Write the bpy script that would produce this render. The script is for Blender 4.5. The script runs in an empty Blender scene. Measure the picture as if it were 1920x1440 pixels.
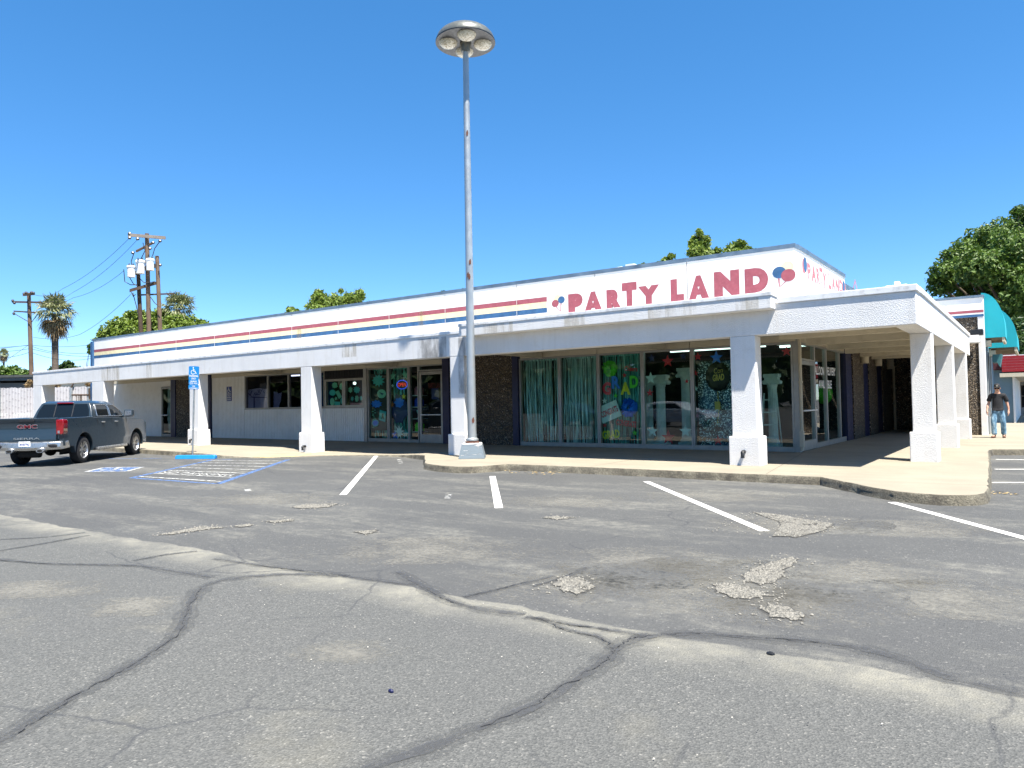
import bpy, bmesh, math, random
from mathutils import Vector, Matrix
import numpy as np
random.seed(7)
SC = bpy.context.scene
COL = SC.collection
# ---------------------------------------------------------------- camera
CAMH = 1.6
FPX = 1340.0
_roll, _pitch, _yaw = math.radians(1.05), math.radians(1.54), math.radians(36.1)
FW = Vector((-math.sin(_yaw)*math.cos(_pitch), math.cos(_yaw)*math.cos(_pitch), math.sin(_pitch)))
_r0 = Vector((math.cos(_yaw), math.sin(_yaw), 0)); _u0 = _r0.cross(FW)
RT = _r0*math.cos(_roll)-_u0*math.sin(_roll); UP = _u0*math.cos(_roll)+_r0*math.sin(_roll)
CP = Vector((0, 0, CAMH))
cd = bpy.data.cameras.new('camera'); cam = bpy.data.objects.new('camera', cd); COL.objects.link(cam)
cd.sensor_width = 36; cd.lens = FPX/1920*36; cd.clip_start = .05; cd.clip_end = 3000
mw = Matrix.Identity(4)
for i in range(3):
    mw[i][0] = RT[i]; mw[i][1] = UP[i]; mw[i][2] = -FW[i]; mw[i][3] = CP[i]
cam.matrix_world = mw
SC.camera = cam
# photo measurement helpers: a measured point of the photograph on a known plane -> metres
def _ray(px, py): return FW+RT*((px-960)/FPX)+UP*((720-py)/FPX)
def gz(px, py, z=0.0): d = _ray(px, py); return CP+d*((z-CAMH)/d.z)
def gy(px, py, y): d = _ray(px, py); return CP+d*(y/d.y)
def gx(px, py, x): d = _ray(px, py); return CP+d*(x/d.x)
def gd(px, py, dep): return CP+_ray(px, py)*dep
# ---------------------------------------------------------------- light
SUN = Vector((2.1, -1.0, 5.1)).normalized()
W = bpy.data.worlds.new('World'); SC.world = W; W.use_nodes = True
nt = W.node_tree; nt.nodes.clear()
wo = nt.nodes.new('ShaderNodeOutputWorld'); bg = nt.nodes.new('ShaderNodeBackground')
sky = nt.nodes.new('ShaderNodeTexSky'); sky.sky_type = 'NISHITA'; sky.sun_disc = False
sky.sun_elevation = math.asin(SUN.z); sky.sun_rotation = math.atan2(SUN.x, SUN.y)
sky.altitude = 0; sky.air_density = .5; sky.dust_density = 0.0; sky.ozone_density = 1.0
bg.inputs[1].default_value = .15
hs = nt.nodes.new('ShaderNodeHueSaturation'); hs.inputs['Saturation'].default_value = 1.56; gm = nt.nodes.new('ShaderNodeGamma'); gm.inputs[1].default_value = .7; nt.links.new(sky.outputs[0], gm.inputs[0]); nt.links.new(gm.outputs[0], hs.inputs['Color']); nt.links.new(hs.outputs[0], bg.inputs[0]); nt.links.new(bg.outputs[0], wo.inputs[0])
sd = bpy.data.lights.new('sun', 'SUN'); sd.energy = 4.7; sd.angle = math.radians(.5); sd.color = (1, .95, .87)
so = bpy.data.objects.new('sun', sd); COL.objects.link(so)
so.rotation_euler = SUN.to_track_quat('Z', 'Y').to_euler(); so.location = (20, -10, 50)
SC.view_settings.view_transform = 'Standard'; SC.view_settings.look = 'None'
SC.view_settings.exposure = 1.6; SC.view_settings.gamma = 1.0
SC.render.resolution_x = 1024; SC.render.resolution_y = 768
SC.cycles.max_bounces = 8; SC.cycles.transparent_max_bounces = 24
# ---------------------------------------------------------------- materials
MATS = {}
class NB:
    def __init__(s, m): s.t = m.node_tree; s.n = s.t.nodes; s.l = s.t.links
    def new(s, typ, **k):
        o = s.n.new(typ)
        for a, b in k.items(): setattr(o, a, b)
        return o
    def inp(s, node, idx, v):
        if isinstance(v, bpy.types.NodeSocket): s.l.new(v, node.inputs[idx])
        elif v is not None: node.inputs[idx].default_value = v
    def coord(s, scale=(1, 1, 1), out='Object'):
        c = s.new('ShaderNodeTexCoord'); mp = s.new('ShaderNodeMapping'); s.l.new(c.outputs[out], mp.inputs[0])
        mp.inputs['Scale'].default_value = scale; return mp.outputs[0]
    def noise(s, co, scale, det=4, rough=.55, out=0):
        n = s.new('ShaderNodeTexNoise'); s.inp(n, 'Vector', co); n.inputs['Scale'].default_value = scale
        n.inputs['Detail'].default_value = det; n.inputs['Roughness'].default_value = rough; return n.outputs[out]
    def vor(s, co, scale, feat='F1', out='Distance', rnd=1):
        n = s.new('ShaderNodeTexVoronoi', feature=feat); s.inp(n, 'Vector', co); n.inputs['Scale'].default_value = scale
        n.inputs['Randomness'].default_value = rnd
        return n.outputs[out]
    def ramp(s, fac, stops, interp='LINEAR'):
        r = s.new('ShaderNodeValToRGB'); s.inp(r, 0, fac); e = r.color_ramp.elements; r.color_ramp.interpolation = interp
        while len(e) < len(stops): e.new(.5)
        for q, (p, c) in zip(e, stops):
            q.position = p
            q.color = (c, c, c, 1) if isinstance(c, (int, float)) else (*c[:3], 1)
        return r.outputs[0]
    def mix(s, fac, a, b, mode='MIX'):
        m = s.new('ShaderNodeMix', data_type='RGBA', blend_type=mode)
        s.inp(m, 0, fac); s.inp(m, 6, a if not isinstance(a, tuple) else (*a[:3], 1)); s.inp(m, 7, b if not isinstance(b, tuple) else (*b[:3], 1)); return m.outputs[2]
    def math(s, op, a, b=None, clamp=False):
        m = s.new('ShaderNodeMath', operation=op); m.use_clamp = clamp; s.inp(m, 0, a); s.inp(m, 1, b); return m.outputs[0]
    def bump(s, h, strength, dist=.01):
        b = s.new('ShaderNodeBump'); s.inp(b, 'Height', h); b.inputs['Strength'].default_value = strength; b.inputs['Distance'].default_value = dist; return b.outputs[0]
def newmat(name):
    m = bpy.data.materials.new(name); m.use_nodes = True; m.node_tree.nodes.clear()
    b = NB(m); out = b.new('ShaderNodeOutputMaterial'); p = b.new('ShaderNodeBsdfPrincipled'); b.l.new(p.outputs[0], out.inputs[0])
    MATS[name] = m; return m, b, p, out
def M(name, col, rough=.6, metal=0, var=.12, vs=3.0, bump=0, bs=60, bd=.004, dirt=None, dscale=(1, 1, 1), coat=0, spec=None):
    """plain procedural material: colour varied by two noises, optional bump and dirt"""
    if name in MATS: return MATS[name]
    m, b, p, o = newmat(name)
    co = b.coord(dscale)
    n1 = b.noise(co, vs, 5); 
    lo = tuple(c*(1-var) for c in col); hi = tuple(min(1, c*(1+var)) for c in col)
    c = b.ramp(n1, [(.3, lo), (.7, hi)])
    if dirt:
        n2 = b.noise(co, vs*2.3, 8, .65)
        c = b.mix(b.ramp(n2, [(.5, 0.0), (.75, .75)]), c, dirt)
    b.inp(p, 'Base Color', c)
    n3 = b.noise(co, vs*4, 4)
    b.inp(p, 'Roughness', b.ramp(n3, [(.3, max(0, rough-.08)), (.7, min(1, rough+.08))]))
    p.inputs['Metallic'].default_value = metal
    if coat: p.inputs['Coat Weight'].default_value = coat; p.inputs['Coat Roughness'].default_value = .04
    if spec is not None: p.inputs['Specular IOR Level'].default_value = spec
    if bump:
        b.inp(p, 'Normal', b.bump(b.noise(b.coord(), bs, 6, .6), bump, bd))
    return m
def emis(name, col, s):
    m, b, p, o = newmat(name); p.inputs['Base Color'].default_value = (*col, 1)
    p.inputs['Emission Color'].default_value = (*col, 1); p.inputs['Emission Strength'].default_value = s; return m
def glass(name, tint, refl=1.0, ior=1.5):
    m = bpy.data.materials.new(name); m.use_nodes = True; m.node_tree.nodes.clear(); b = NB(m)
    out = b.new('ShaderNodeOutputMaterial'); mx = b.new('ShaderNodeMixShader'); t = b.new('ShaderNodeBsdfTransparent'); g = b.new('ShaderNodeBsdfGlossy')
    t.inputs[0].default_value = (*tint, 1); g.inputs['Roughness'].default_value = .004
    ge = b.new('ShaderNodeNewGeometry'); dt = b.new('ShaderNodeVectorMath', operation='DOT_PRODUCT'); b.l.new(ge.outputs['Normal'], dt.inputs[0]); b.l.new(ge.outputs['Incoming'], dt.inputs[1])
    f = b.math('ADD', b.math('MULTIPLY', b.math('POWER', b.math('SUBTRACT', 1.0, b.math('ABSOLUTE', dt.outputs['Value'])), 5.0), .93), .07)
    fm = b.math('MULTIPLY', f, refl, True)
    nb = b.bump(b.noise(b.coord(), 1.3, 2), .03, .02); b.l.new(nb, g.inputs['Normal'])
    b.l.new(fm, mx.inputs[0]); b.l.new(t.outputs[0], mx.inputs[1]); b.l.new(g.outputs[0], mx.inputs[2]); b.l.new(mx.outputs[0], out.inputs[0])
    MATS[name] = m; return m

def stucco(name, col, bs=66, strength=.5, streak=True):
    m, b, p, o = newmat(name); co = b.coord()
    n = b.noise(co, 1.1, 6, .6)
    c = b.ramp(n, [(.3, tuple(x*.9 for x in col)), (.65, col)])
    if streak:
        s = b.noise(b.coord((5, 5, .35)), 1.5, 5, .6)
        c = b.mix(b.ramp(s, [(.52, 0.0), (.78, .3)]), c, (.52, .48, .41))
        c = b.mix(b.ramp(b.noise(co, 2.6, 8, .7), [(.56, 0.0), (.78, .35)]), c, (.52, .47, .39))
    b.inp(p, 'Base Color', c); p.inputs['Roughness'].default_value = .92; p.inputs['Specular IOR Level'].default_value = .2
    h = b.math('ADD', b.noise(co, bs, 5, .6), b.math('MULTIPLY', b.vor(co, bs*.8), .6))
    b.inp(p, 'Normal', b.bump(h, strength, .02)); return m
stucco('stucco', (.74, .73, .71))
M('soffit_paint', (.54, .48, .36), .8, var=.08, vs=1.5, dirt=(.40, .34, .24))  # off-white soffit; warm light bounced off the sidewalk is put into the beige
M('header_paint', (.52, .46, .34), .7, var=.05)
M('siding_paint', (.80, .79, .75), .6, var=.04, vs=1.2, dirt=(.68, .66, .6))
M('parapet_paint', (.76, .75, .73), .6, var=.05, vs=.8, dirt=(.7, .66, .58))
M('coping_metal', (.19, .25, .30), .45, .7, var=.25, vs=2)
M('cap_metal', (.74, .74, .73), .6, 0, var=.08, vs=2, dirt=(.3, .3, .28))
M('alu', (.34, .335, .31), .42, .5, var=.12, vs=4, bump=.05)
M('navy_paint', (.007, .009, .05), .45, var=.15)
M('red_paint', (.29, .068, .09), .7, var=.14, vs=6, dirt=(.34, .11, .13))
M('yellow_paint', (.70, .61, .37), .7, var=.1, vs=6)
M('blue_paint', (.022, .088, .20), .7, var=.3, vs=4, dirt=(.06, .14, .25))
M('faded_red', (.40, .14, .16), .7, var=.2, vs=6)
M('dark_trim', (.01, .011, .013), .5)
M('seam', (.36, .34, .3), .8)
M('black_pipe', (.008, .008, .008), .4)
def aggregate(name, dark):
    m, b, p, o = newmat(name); co = b.coord()
    v = b.vor(co, 26, out='Color'); d = b.vor(co, 26)
    sep = b.new('ShaderNodeSeparateColor'); b.l.new(v, sep.inputs[0])
    k = dark
    c = b.ramp(sep.outputs[0], [(0, (.05*k, .038*k, .026*k)), (.35, (.16*k, .115*k, .07*k)), (.7, (.30*k, .225*k, .14*k)), (.93, (.24*k, .2*k, .16*k)), (1, (.8*k, .72*k, .6*k))])
    c = b.mix(b.ramp(d, [(.35, 0.0), (.62, .92)]), c, (.02*k, .016*k, .012*k))
    b.inp(p, 'Base Color', c); p.inputs['Roughness'].default_value = .7
    b.inp(p, 'Normal', b.bump(b.ramp(d, [(.1, 1.0), (.6, 0.0)]), 1, .03)); return m
aggregate('aggregate', 1.0)
def concrete(name, col, tex=1.0):
    m, b, p, o = newmat(name); co = b.coord()
    c = b.ramp(b.noise(co, .9, 7, .6), [(.3, tuple(x*.84 for x in col)), (.7, tuple(min(1, x*1.08) for x in col))])
    sp = b.noise(co, 130, 3, .7)
    c = b.mix(b.ramp(sp, [(.35, .55*tex), (.6, 0.0)]), c, tuple(x*.55 for x in col))
    st = b.noise(b.coord((.25, 2.2, 1)), 1.4, 6, .65)
    c = b.mix(b.ramp(st, [(.5, 0.0), (.75, .6)]), c, tuple(x*.62 for x in col))
    b.inp(p, 'Base Color', c); p.inputs['Roughness'].default_value = .9
    b.inp(p, 'Normal', b.bump(sp, .5, .006)); return m
concrete('sidewalk_concrete', (.29, .255, .19))
def kerbmat():
    m, b, p, o = newmat('kerb_concrete'); co = b.coord()
    n = b.noise(co, 3, 8, .7); n2 = b.noise(co, 40, 4, .7)
    c = b.ramp(n, [(.35, (.075, .065, .05)), (.52, (.19, .17, .125)), (.72, (.33, .30, .22))])
    c = b.mix(b.ramp(n2, [(.4, .6), (.6, 0.0)]), c, (.05, .045, .035))
    b.inp(p, 'Base Color', c); p.inputs['Roughness'].default_value = .95
    b.inp(p, 'Normal', b.bump(b.math('ADD', n2, n), 1, .03))
kerbmat()
def asphalt():
    m, b, p, o = newmat('asphalt'); co = b.coord()
    g = b.new('ShaderNodeSeparateXYZ'); b.l.new(co, g.inputs[0]); X, Y = g.outputs[0], g.outputs[1]
    wob = b.math('MULTIPLY', b.math('SUBTRACT', b.noise(co, .7, 5, .6), .5), .5)
    # the construction seam: distance (m) beyond it
    t = b.math('ADD', b.math('SUBTRACT', Y, b.math('ADD', b.math('MULTIPLY', X, .024), 4.64)), wob)
    near = b.ramp(b.math('ADD', t, .5), [(.46, 1.0), (.5, 0.0)])
    # near: coarse exposed stone
    v = b.vor(co, 95, out='Color'); sv = b.new('ShaderNodeSeparateColor'); b.l.new(v, sv.inputs[0])
    stone = b.ramp(sv.outputs[0], [(0, (0.0656, 0.0664, 0.0623)), (.45, (0.0896, 0.0904, 0.0843)), (.8, (0.1104, 0.1104, 0.1024)), (.97, (0.1320, 0.1304, 0.1198)), (1, (0.2240, 0.2160, 0.1931))])
    big = b.noise(co, .35, 6, .6)
    ncol = b.mix(b.ramp(big, [(.35, .35), (.65, 0.0)]), stone, (0.0720, 0.0728, 0.0709))
    warm = b.noise(co, .8, 5, .6)
    ncol = b.mix(b.ramp(warm, [(.58, 0.0), (.78, .5)]), ncol, (0.1800, 0.1680, 0.1300))
    # far: smoother worn sheet with pale scuffs dragged along the driving direction
    v2 = b.vor(co, 70, out='Color'); s2 = b.new('ShaderNodeSeparateColor'); b.l.new(v2, s2.inputs[0])
    fst = b.ramp(s2.outputs[0], [(0, (0.0704, 0.0708, 0.0678)), (.7, (0.0856, 0.0860, 0.0820)), (.97, (0.1008, 0.1000, 0.0946)), (1, (0.2080, 0.2000, 0.1812))])
    dk = b.noise(co, .22, 7, .65)
    fcol = b.mix(b.ramp(dk, [(.4, .5), (.62, 0.0)]), fst, (0.0560, 0.0568, 0.0567))
    sc1 = b.noise(b.coord((.35, 1.1, 1)), .9, 9, .72)
    sc2 = b.noise(co, 7, 7, .75)
    scuff = b.math('MULTIPLY', b.ramp(sc1, [(.48, 0.0), (.64, 1.0)]), b.ramp(sc2, [(.42, .15), (.60, .95)]))
    fcol = b.mix(b.math('MULTIPLY', scuff, .75), fcol, (0.2000, 0.1920, 0.1615))
    c = b.mix(near, fcol, ncol)
    # pale worn strip on the near side of the seam
    strip = b.math('MULTIPLY', b.ramp(b.math('ADD', b.math('MULTIPLY', t, .6), .5), [(.16, 0.0), (.42, .9), (.5, .85), (.515, 0.0)]), b.ramp(b.noise(co, 1.1, 6, .65), [(.36, .15), (.58, 1.0)]))
    c = b.mix(strip, c, b.mix(b.ramp(sc2, [(.4, 0.0), (.6, .6)]), (0.2320, 0.2200, 0.1773), (0.1360, 0.1336, 0.1221)))
    # oil spots
    oil = b.vor(co, .33); c = b.mix(b.math('MULTIPLY', b.ramp(oil, [(.03, .18), (.12, 0.0)]), b.ramp(sc2, [(.4, .3), (.6, 1.0)])), c, (.045, .047, .05))
    # hair cracks
    cr = b.new('ShaderNodeTexVoronoi', feature='DISTANCE_TO_EDGE'); cw = b.new('ShaderNodeMix', data_type='VECTOR'); 
    nz = b.noise(co, 1.6, 5, .6, out=1); cw.inputs[0].default_value = .25; b.l.new(co, cw.inputs[4]); b.l.new(nz, cw.inputs[5]); b.l.new(cw.outputs[1], cr.inputs['Vector']); cr.inputs['Scale'].default_value = .8
    ck = b.math('MULTIPLY', b.ramp(cr.outputs['Distance'], [(.0, 1.0), (.012, 0.0)]), b.ramp(b.noise(co, .4, 3), [(.45, 0.0), (.6, .7)]))
    c = b.mix(ck, c, (.04, .042, .046))
    b.inp(p, 'Base Color', c); p.inputs['Roughness'].default_value = .85; p.inputs['Specular IOR Level'].default_value = .3
    h = b.math('ADD', b.vor(co, 95), b.math('MULTIPLY', b.noise(co, 12, 5, .7), .8))
    b.inp(p, 'Normal', b.bump(h, .7, .008))
asphalt()
def fringe_alpha(name, col, thr, scale=9, rough=.9, amt=1.0, sp=None, bumpy=False, stretch=(1, 1, 1), wd=.08):
    """worn paint / tar / stain: the sheet frays to nothing by noise"""
    m, b, p, o = newmat(name); co = b.coord(stretch)
    n = b.noise(co, scale, 8, .72)
    a = b.math('MULTIPLY', b.ramp(n, [(thr, 0.0), (min(1, thr+wd), 1.0)]), amt)
    c = b.ramp(b.noise(co, scale*3, 5, .7), [(.3, tuple(x*.82 for x in col)), (.7, col)])
    if sp:
        v = b.vor(b.coord(), 60, out='Color'); s2 = b.new('ShaderNodeSeparateColor'); b.l.new(v, s2.inputs[0])
        c = b.mix(b.ramp(s2.outputs[0], [(.3, 0.0), (1, 1.0)]), c, sp)
    b.inp(p, 'Base Color', c); p.inputs['Roughness'].default_value = rough; b.inp(p, 'Alpha', a)
    if bumpy: b.inp(p, 'Normal', b.bump(b.vor(b.coord(), 60), 1, .02))
    return m
fringe_alpha('road_white', (.62, .61, .57), .33, 11)
fringe_alpha('road_blue', (.09, .17, .36), .38, 9, amt=.85, wd=.16)
fringe_alpha('road_faded', (.54, .54, .51), .385, 8, amt=.88, wd=.16)
fringe_alpha('road_ghost', (.5, .5, .47), .5, 7, amt=.8)
fringe_alpha('tar', (.075, .077, .08), .36, 5, .75, amt=.6, wd=.25)
fringe_alpha('tar_halo', (.075, .077, .077), .30, 7, .75, amt=.32, wd=.3)
fringe_alpha('gravel', (.135, .128, .108), .33, 5, .95, sp=(.25, .235, .20), bumpy=True, wd=.15)
def worn():
    m, b, p, o = newmat('worn_tan'); g_ = b.coord((1, 1, 1), 'Generated'); vm = b.new('ShaderNodeVectorMath', operation='DISTANCE'); b.l.new(g_, vm.inputs[0]); vm.inputs[1].default_value = (.5, .5, 0)
    s = b.new('ShaderNodeSeparateXYZ'); b.l.new(g_, s.inputs[0]); dx = b.math('SUBTRACT', s.outputs[0], .5); dy = b.math('SUBTRACT', s.outputs[1], .5)
    d = b.math('SQRT', b.math('ADD', b.math('MULTIPLY', dx, dx), b.math('MULTIPLY', dy, dy))); co = b.coord()
    n = b.math('MULTIPLY', b.noise(co, 2.2, 8, .7), b.noise(co, 17, 5, .75))
    a = b.ramp(b.math('SUBTRACT', n, b.math('MULTIPLY', d, .36)), [(.10, 0.0), (.26, .6)])
    b.inp(p, 'Base Color', b.ramp(b.noise(co, 30, 4, .7), [(.35, (.15, .143, .125)), (.65, (.235, .225, .19))])); p.inputs['Roughness'].default_value = .95; b.inp(p, 'Alpha', a)
worn()
fringe_alpha('pothole_edge', (.06, .06, .058), .38, 6, amt=.5, wd=.2)
fringe_alpha('stain_brown', (.40, .31, .16), .40, 2.2, amt=.55, stretch=(3, 3, .35), wd=.35)
fringe_alpha('stain_black', (.06, .055, .045), .36, 2.6, amt=.65, stretch=(1.6, 1.6, .6), wd=.38)
M('kerb_yellow', (.62, .47, .16), .9, var=.2, vs=6)
M('bright_blue', (.012, .20, .52), .45, var=.08)
M('sign_blue', (.01, .17, .50), .4, var=.06); M('sign_navy', (.02, .05, .22), .4); M('white_gloss', (.8, .8, .8), .4, var=.03)
M('galv', (.42, .45, .46), .4, .7, var=.2, vs=8, bump=.1, bs=30); 
glass('shop_glass', (.64, .88, .83), 1.05); glass('clear_glass', (.72, .82, .80), 1.0); glass('blue_glass', (.42, .46, .62), .8)
# ---------------------------------------------------------------- mesh helpers
class MB:
    def __init__(s): s.v = []; s.f = []; s.m = []
    def add(s, vs, fs, mi=0):
        o = len(s.v); s.v += [tuple(map(float, q)) for q in vs]; s.f += [tuple(i+o for i in q) for q in fs]; s.m += [mi]*len(fs); return s
    def box(s, x0, x1, y0, y1, z0, z1, mi=0):
        return s.add([(x0, y0, z0), (x1, y0, z0), (x1, y1, z0), (x0, y1, z0), (x0, y0, z1), (x1, y0, z1), (x1, y1, z1), (x0, y1, z1)],
                     [(3, 2, 1, 0), (4, 5, 6, 7), (0, 1, 5, 4), (1, 2, 6, 5), (2, 3, 7, 6), (3, 0, 4, 7)], mi)
    def prism(s, poly, a0, a1, axis='z', mi=0):
        n = len(poly); P = {'z': lambda p, a: (p[0], p[1], a), 'y': lambda p, a: (p[0], a, p[1]), 'x': lambda p, a: (a, p[0], p[1])}[axis]
        vs = [P(p, a0) for p in poly]+[P(p, a1) for p in poly]
        return s.add(vs, [tuple(range(n))[::-1], tuple(range(n, 2*n))]+[(i, (i+1) % n, n+(i+1) % n, n+i) for i in range(n)], mi)
    def loft(s, rings, cap=True, mi=0, closed=True):
        n = len(rings[0]); vs = [p for r in rings for p in r]; fs = []
        for k in range(len(rings)-1):
            for i in range(n if closed else n-1): fs.append((k*n+i, k*n+(i+1) % n, (k+1)*n+(i+1) % n, (k+1)*n+i))
        if cap and closed: fs += [tuple(range(n))[::-1], tuple(range((len(rings)-1)*n, len(rings)*n))]
        return s.add(vs, fs, mi)
    def tube(s, pts, r, n=8, cap=True, mi=0):
        pts = [Vector(p) for p in pts]; rs = r if isinstance(r, (list, tuple)) else [r]*len(pts); rings = []; u = None
        for i, p in enumerate(pts):
            t = (pts[min(i+1, len(pts)-1)]-pts[max(i-1, 0)]).normalized()
            if u is None: u = t.orthogonal().normalized()
            u = (u-t*u.dot(t)); u = u.normalized() if u.length > 1e-6 else t.orthogonal().normalized(); w = t.cross(u)
            rings.append([p+(u*math.cos(2*math.pi*k/n)+w*math.sin(2*math.pi*k/n))*rs[i] for k in range(n)])
        return s.loft(rings, cap, mi)
    def lathe(s, prof, c=(0, 0, 0), n=24, mi=0, sx=1, sy=1, cap=True):
        return s.loft([[(c[0]+r*sx*math.cos(2*math.pi*k/n), c[1]+r*sy*math.sin(2*math.pi*k/n), c[2]+z) for k in range(n)] for r, z in prof], cap, mi)
    def sph(s, c, rx, ry=None, rz=None, n=14, mi=0):
        ry = ry or rx; rz = rz or rx
        return s.loft([[(c[0]+rx*math.sin(a)*math.cos(2*math.pi*k/n), c[1]+ry*math.sin(a)*math.sin(2*math.pi*k/n), c[2]-rz*math.cos(a)) for k in range(n)] for a in [max(.02, min(math.pi-.02, math.pi*j/(n//2))) for j in range(n//2+1)]], True, mi)
    def quad(s, a, b, c, d, mi=0): return s.add([a, b, c, d], [(0, 1, 2, 3)], mi)
    def xform(s, mat): s.v = [tuple(mat@Vector(p)) for p in s.v]; return s
ORG = {}
def obj(name, mb, mat, parent=None, bevel=0, smooth=False, seg=2):
    org = ORG.get(parent.name, Vector()) if parent else Vector()
    me = bpy.data.meshes.new(name)
    me.from_pydata([(p[0]-org.x, p[1]-org.y, p[2]-org.z) for p in mb.v], [], mb.f); me.validate(verbose=False)
    for mm in (mat if isinstance(mat, (list, tuple)) else [mat]): me.materials.append(MATS[mm])
    if isinstance(mat, (list, tuple)) and len(me.polygons) == len(mb.m): me.polygons.foreach_set('material_index', mb.m)
    bm = bmesh.new(); bm.from_mesh(me); bmesh.ops.recalc_face_normals(bm, faces=bm.faces); bm.to_mesh(me); bm.free()
    if smooth: me.polygons.foreach_set('use_smooth', [True]*len(me.polygons)); me.set_sharp_from_angle(angle=math.radians(38))
    o = bpy.data.objects.new(name, me); COL.objects.link(o)
    if parent: o.parent = parent; ORG[o.name] = org
    else: ORG[o.name] = Vector()
    if bevel:
        b = o.modifiers.new('bevel', 'BEVEL'); b.width = bevel; b.segments = seg; b.limit_method = 'ANGLE'; b.angle_limit = math.radians(40)
    return o
def tag(o, label=None, cat=None, group=None, kind=None):
    for k, v in (('label', label), ('category', cat), ('group', group), ('kind', kind)):
        if v: o[k] = v
    return o
def thing(name, loc, label, cat, group=None, rz=0, local=False):
    o = bpy.data.objects.new(name, None); COL.objects.link(o); o.location = loc; o.rotation_euler.z = rz; o.empty_display_size = .2
    ORG[o.name] = Vector() if local else Vector(loc)
    return tag(o, label, cat, group)
def solo(name, mb, mat, label, cat, group=None, **k): return tag(obj(name, mb, mat, None, **k), label, cat, group)
def struct(name, mb, mat, **k): return tag(obj(name, mb, mat, None, **k), kind='structure')
def copy_tree(o, parent=None):
    c = o.copy(); COL.objects.link(c); c.parent = parent; ORG[c.name] = ORG.get(o.name, Vector())
    for ch in list(o.children): copy_tree(ch, c)
    return c
_TC = {}
def glyphs(s, offset=.02, shear=0):
    k = (s, offset, shear)
    if k not in _TC:
        cu = bpy.data.curves.new('t', 'FONT'); cu.body = s; cu.offset = offset; cu.shear = shear; cu.resolution_u = 4; cu.fill_mode = 'FRONT' if hasattr(cu, 'fill_mode') else 'FRONT'
        cu.dimensions = '2D'
        o = bpy.data.objects.new('t', cu); COL.objects.link(o)
        me = bpy.data.meshes.new_from_object(o.evaluated_get(bpy.context.evaluated_depsgraph_get()))
        v = [tuple(p.co) for p in me.vertices]; f = [tuple(p.vertices) for p in me.polygons]
        bpy.data.objects.remove(o); bpy.data.curves.remove(cu); bpy.data.meshes.remove(me)
        xs = [p[0] for p in v]; ys = [p[1] for p in v]; x0, x1, y0, y1 = min(xs), max(xs), min(ys), max(ys)
        _TC[k] = ([((p[0]-x0)/(x1-x0), (p[1]-y0)/(y1-y0)) for p in v], f, (x1-x0)/(y1-y0))
    return _TC[k]
def text(mb, s, org, du, dv, offset=.02, mi=0):
    """letters filling the parallelogram org, org+du, org+dv"""
    v, f, asp = glyphs(s, offset); org = Vector(org); du = Vector(du); dv = Vector(dv)
    return mb.add([org+du*a+dv*b for a, b in v], f, mi)
def star(n=5, r=1, k=.42, rot=math.pi/2): return [((r if i % 2 == 0 else r*k)*math.cos(rot+math.pi*i/n), (r if i % 2 == 0 else r*k)*math.sin(rot+math.pi*i/n)) for i in range(2*n)]
def isa(mb, o, du, dv, mi=0):
    """wheelchair symbol from strokes in a unit square"""
    o = Vector(o); du = Vector(du); dv = Vector(dv); nrm = du.cross(dv).normalized()
    K = [0]
    P = lambda a, b: o+du*a+dv*b+nrm*(.0006*K[0])
    def stroke(pts, w):
        for (a, b) in zip(pts[:-1], pts[1:]):
            d = Vector((b[0]-a[0], b[1]-a[1])); l = d.length; n = Vector((-d.y, d.x))/l*w/2; e = d/l*w*.3
            K[0] += 1
            q = [(a[0]-e.x+n.x, a[1]-e.y+n.y), (a[0]-e.x-n.x, a[1]-e.y-n.y), (b[0]+e.x-n.x, b[1]+e.y-n.y), (b[0]+e.x+n.x, b[1]+e.y+n.y)]
            mb.add([P(*z) for z in q], [(0, 1, 2, 3)], mi)
    c = [(.42+.085*math.cos(t), .90+.085*math.sin(t)) for t in [i*math.pi/5 for i in range(10)]]; mb.add([P(*z) for z in c], [tuple(range(10))], mi)
    stroke([(.42, .78), (.44, .44), (.72, .44), (.84, .14), (.95, .18)], .085); stroke([(.43, .62), (.66, .62)], .07)
    stroke([(.40+.30*math.cos(t), .30+.27*math.sin(t)) for t in [math.radians(a) for a in range(110, 350, 20)]], .075)
# ================================================================ ground
g = MB(); g.quad((-400, -300, 0), (400, -300, 0), (400, 600, 0), (-400, 600, 0)); struct('parking_lot', g, 'asphalt')
ramp_line = [(-60, 14.6, .15), (-45, 14.1, .15), (-34, 13.6, .15), (-26.4, 13.25, .15), (-24.9, 13.15, .15), (-23.5, 13.15, .14), (-22.2, 13.2, .11), (-21.4, 13.3, .06), (-20.4, 13.5, .03), (-19.6, 13.75, .02),
             (-19.1, 14.4, .02), (-18.6, 15.1, .02), (-17.9, 15.6, .02), (-17.2, 15.85, .025), (-16.5, 15.95, .035), (-15.7, 15.8, .07), (-14.9, 15.5, .12), (-14.2, 15.15, .15)]
nose_line = [(-14.2, 15.15), (-13.6, 14.5), (-12.95, 13.85), (-12.55, 13.42), (-12.25, 13.12), (-11.9, 12.9), (-11.4, 12.75), (-10.9, 12.7), (-10.55, 12.82), (-10.35, 13.2), (-10.22, 13.75),
             (-9.5, 13.8), (-8.2, 13.85), (-6.8, 13.88), (-5.5, 13.87), (-4.4, 13.87), (-3.2, 13.92), (-2.85, 13.5), (-2.5, 13.12), (-2.1, 12.63), (-1.75, 12.3), (-1.45, 12.17), (-1.15, 12.12), (-.93, 12.2), (-.74, 12.36), (-.64, 12.6), (-.62, 13.2), (-.7, 15.5), (-.85, 19), (-1.0, 22.3), (-.9, 22.75), (-.4, 22.95), (4, 23.3), (12, 24)]
random.seed(3)
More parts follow.
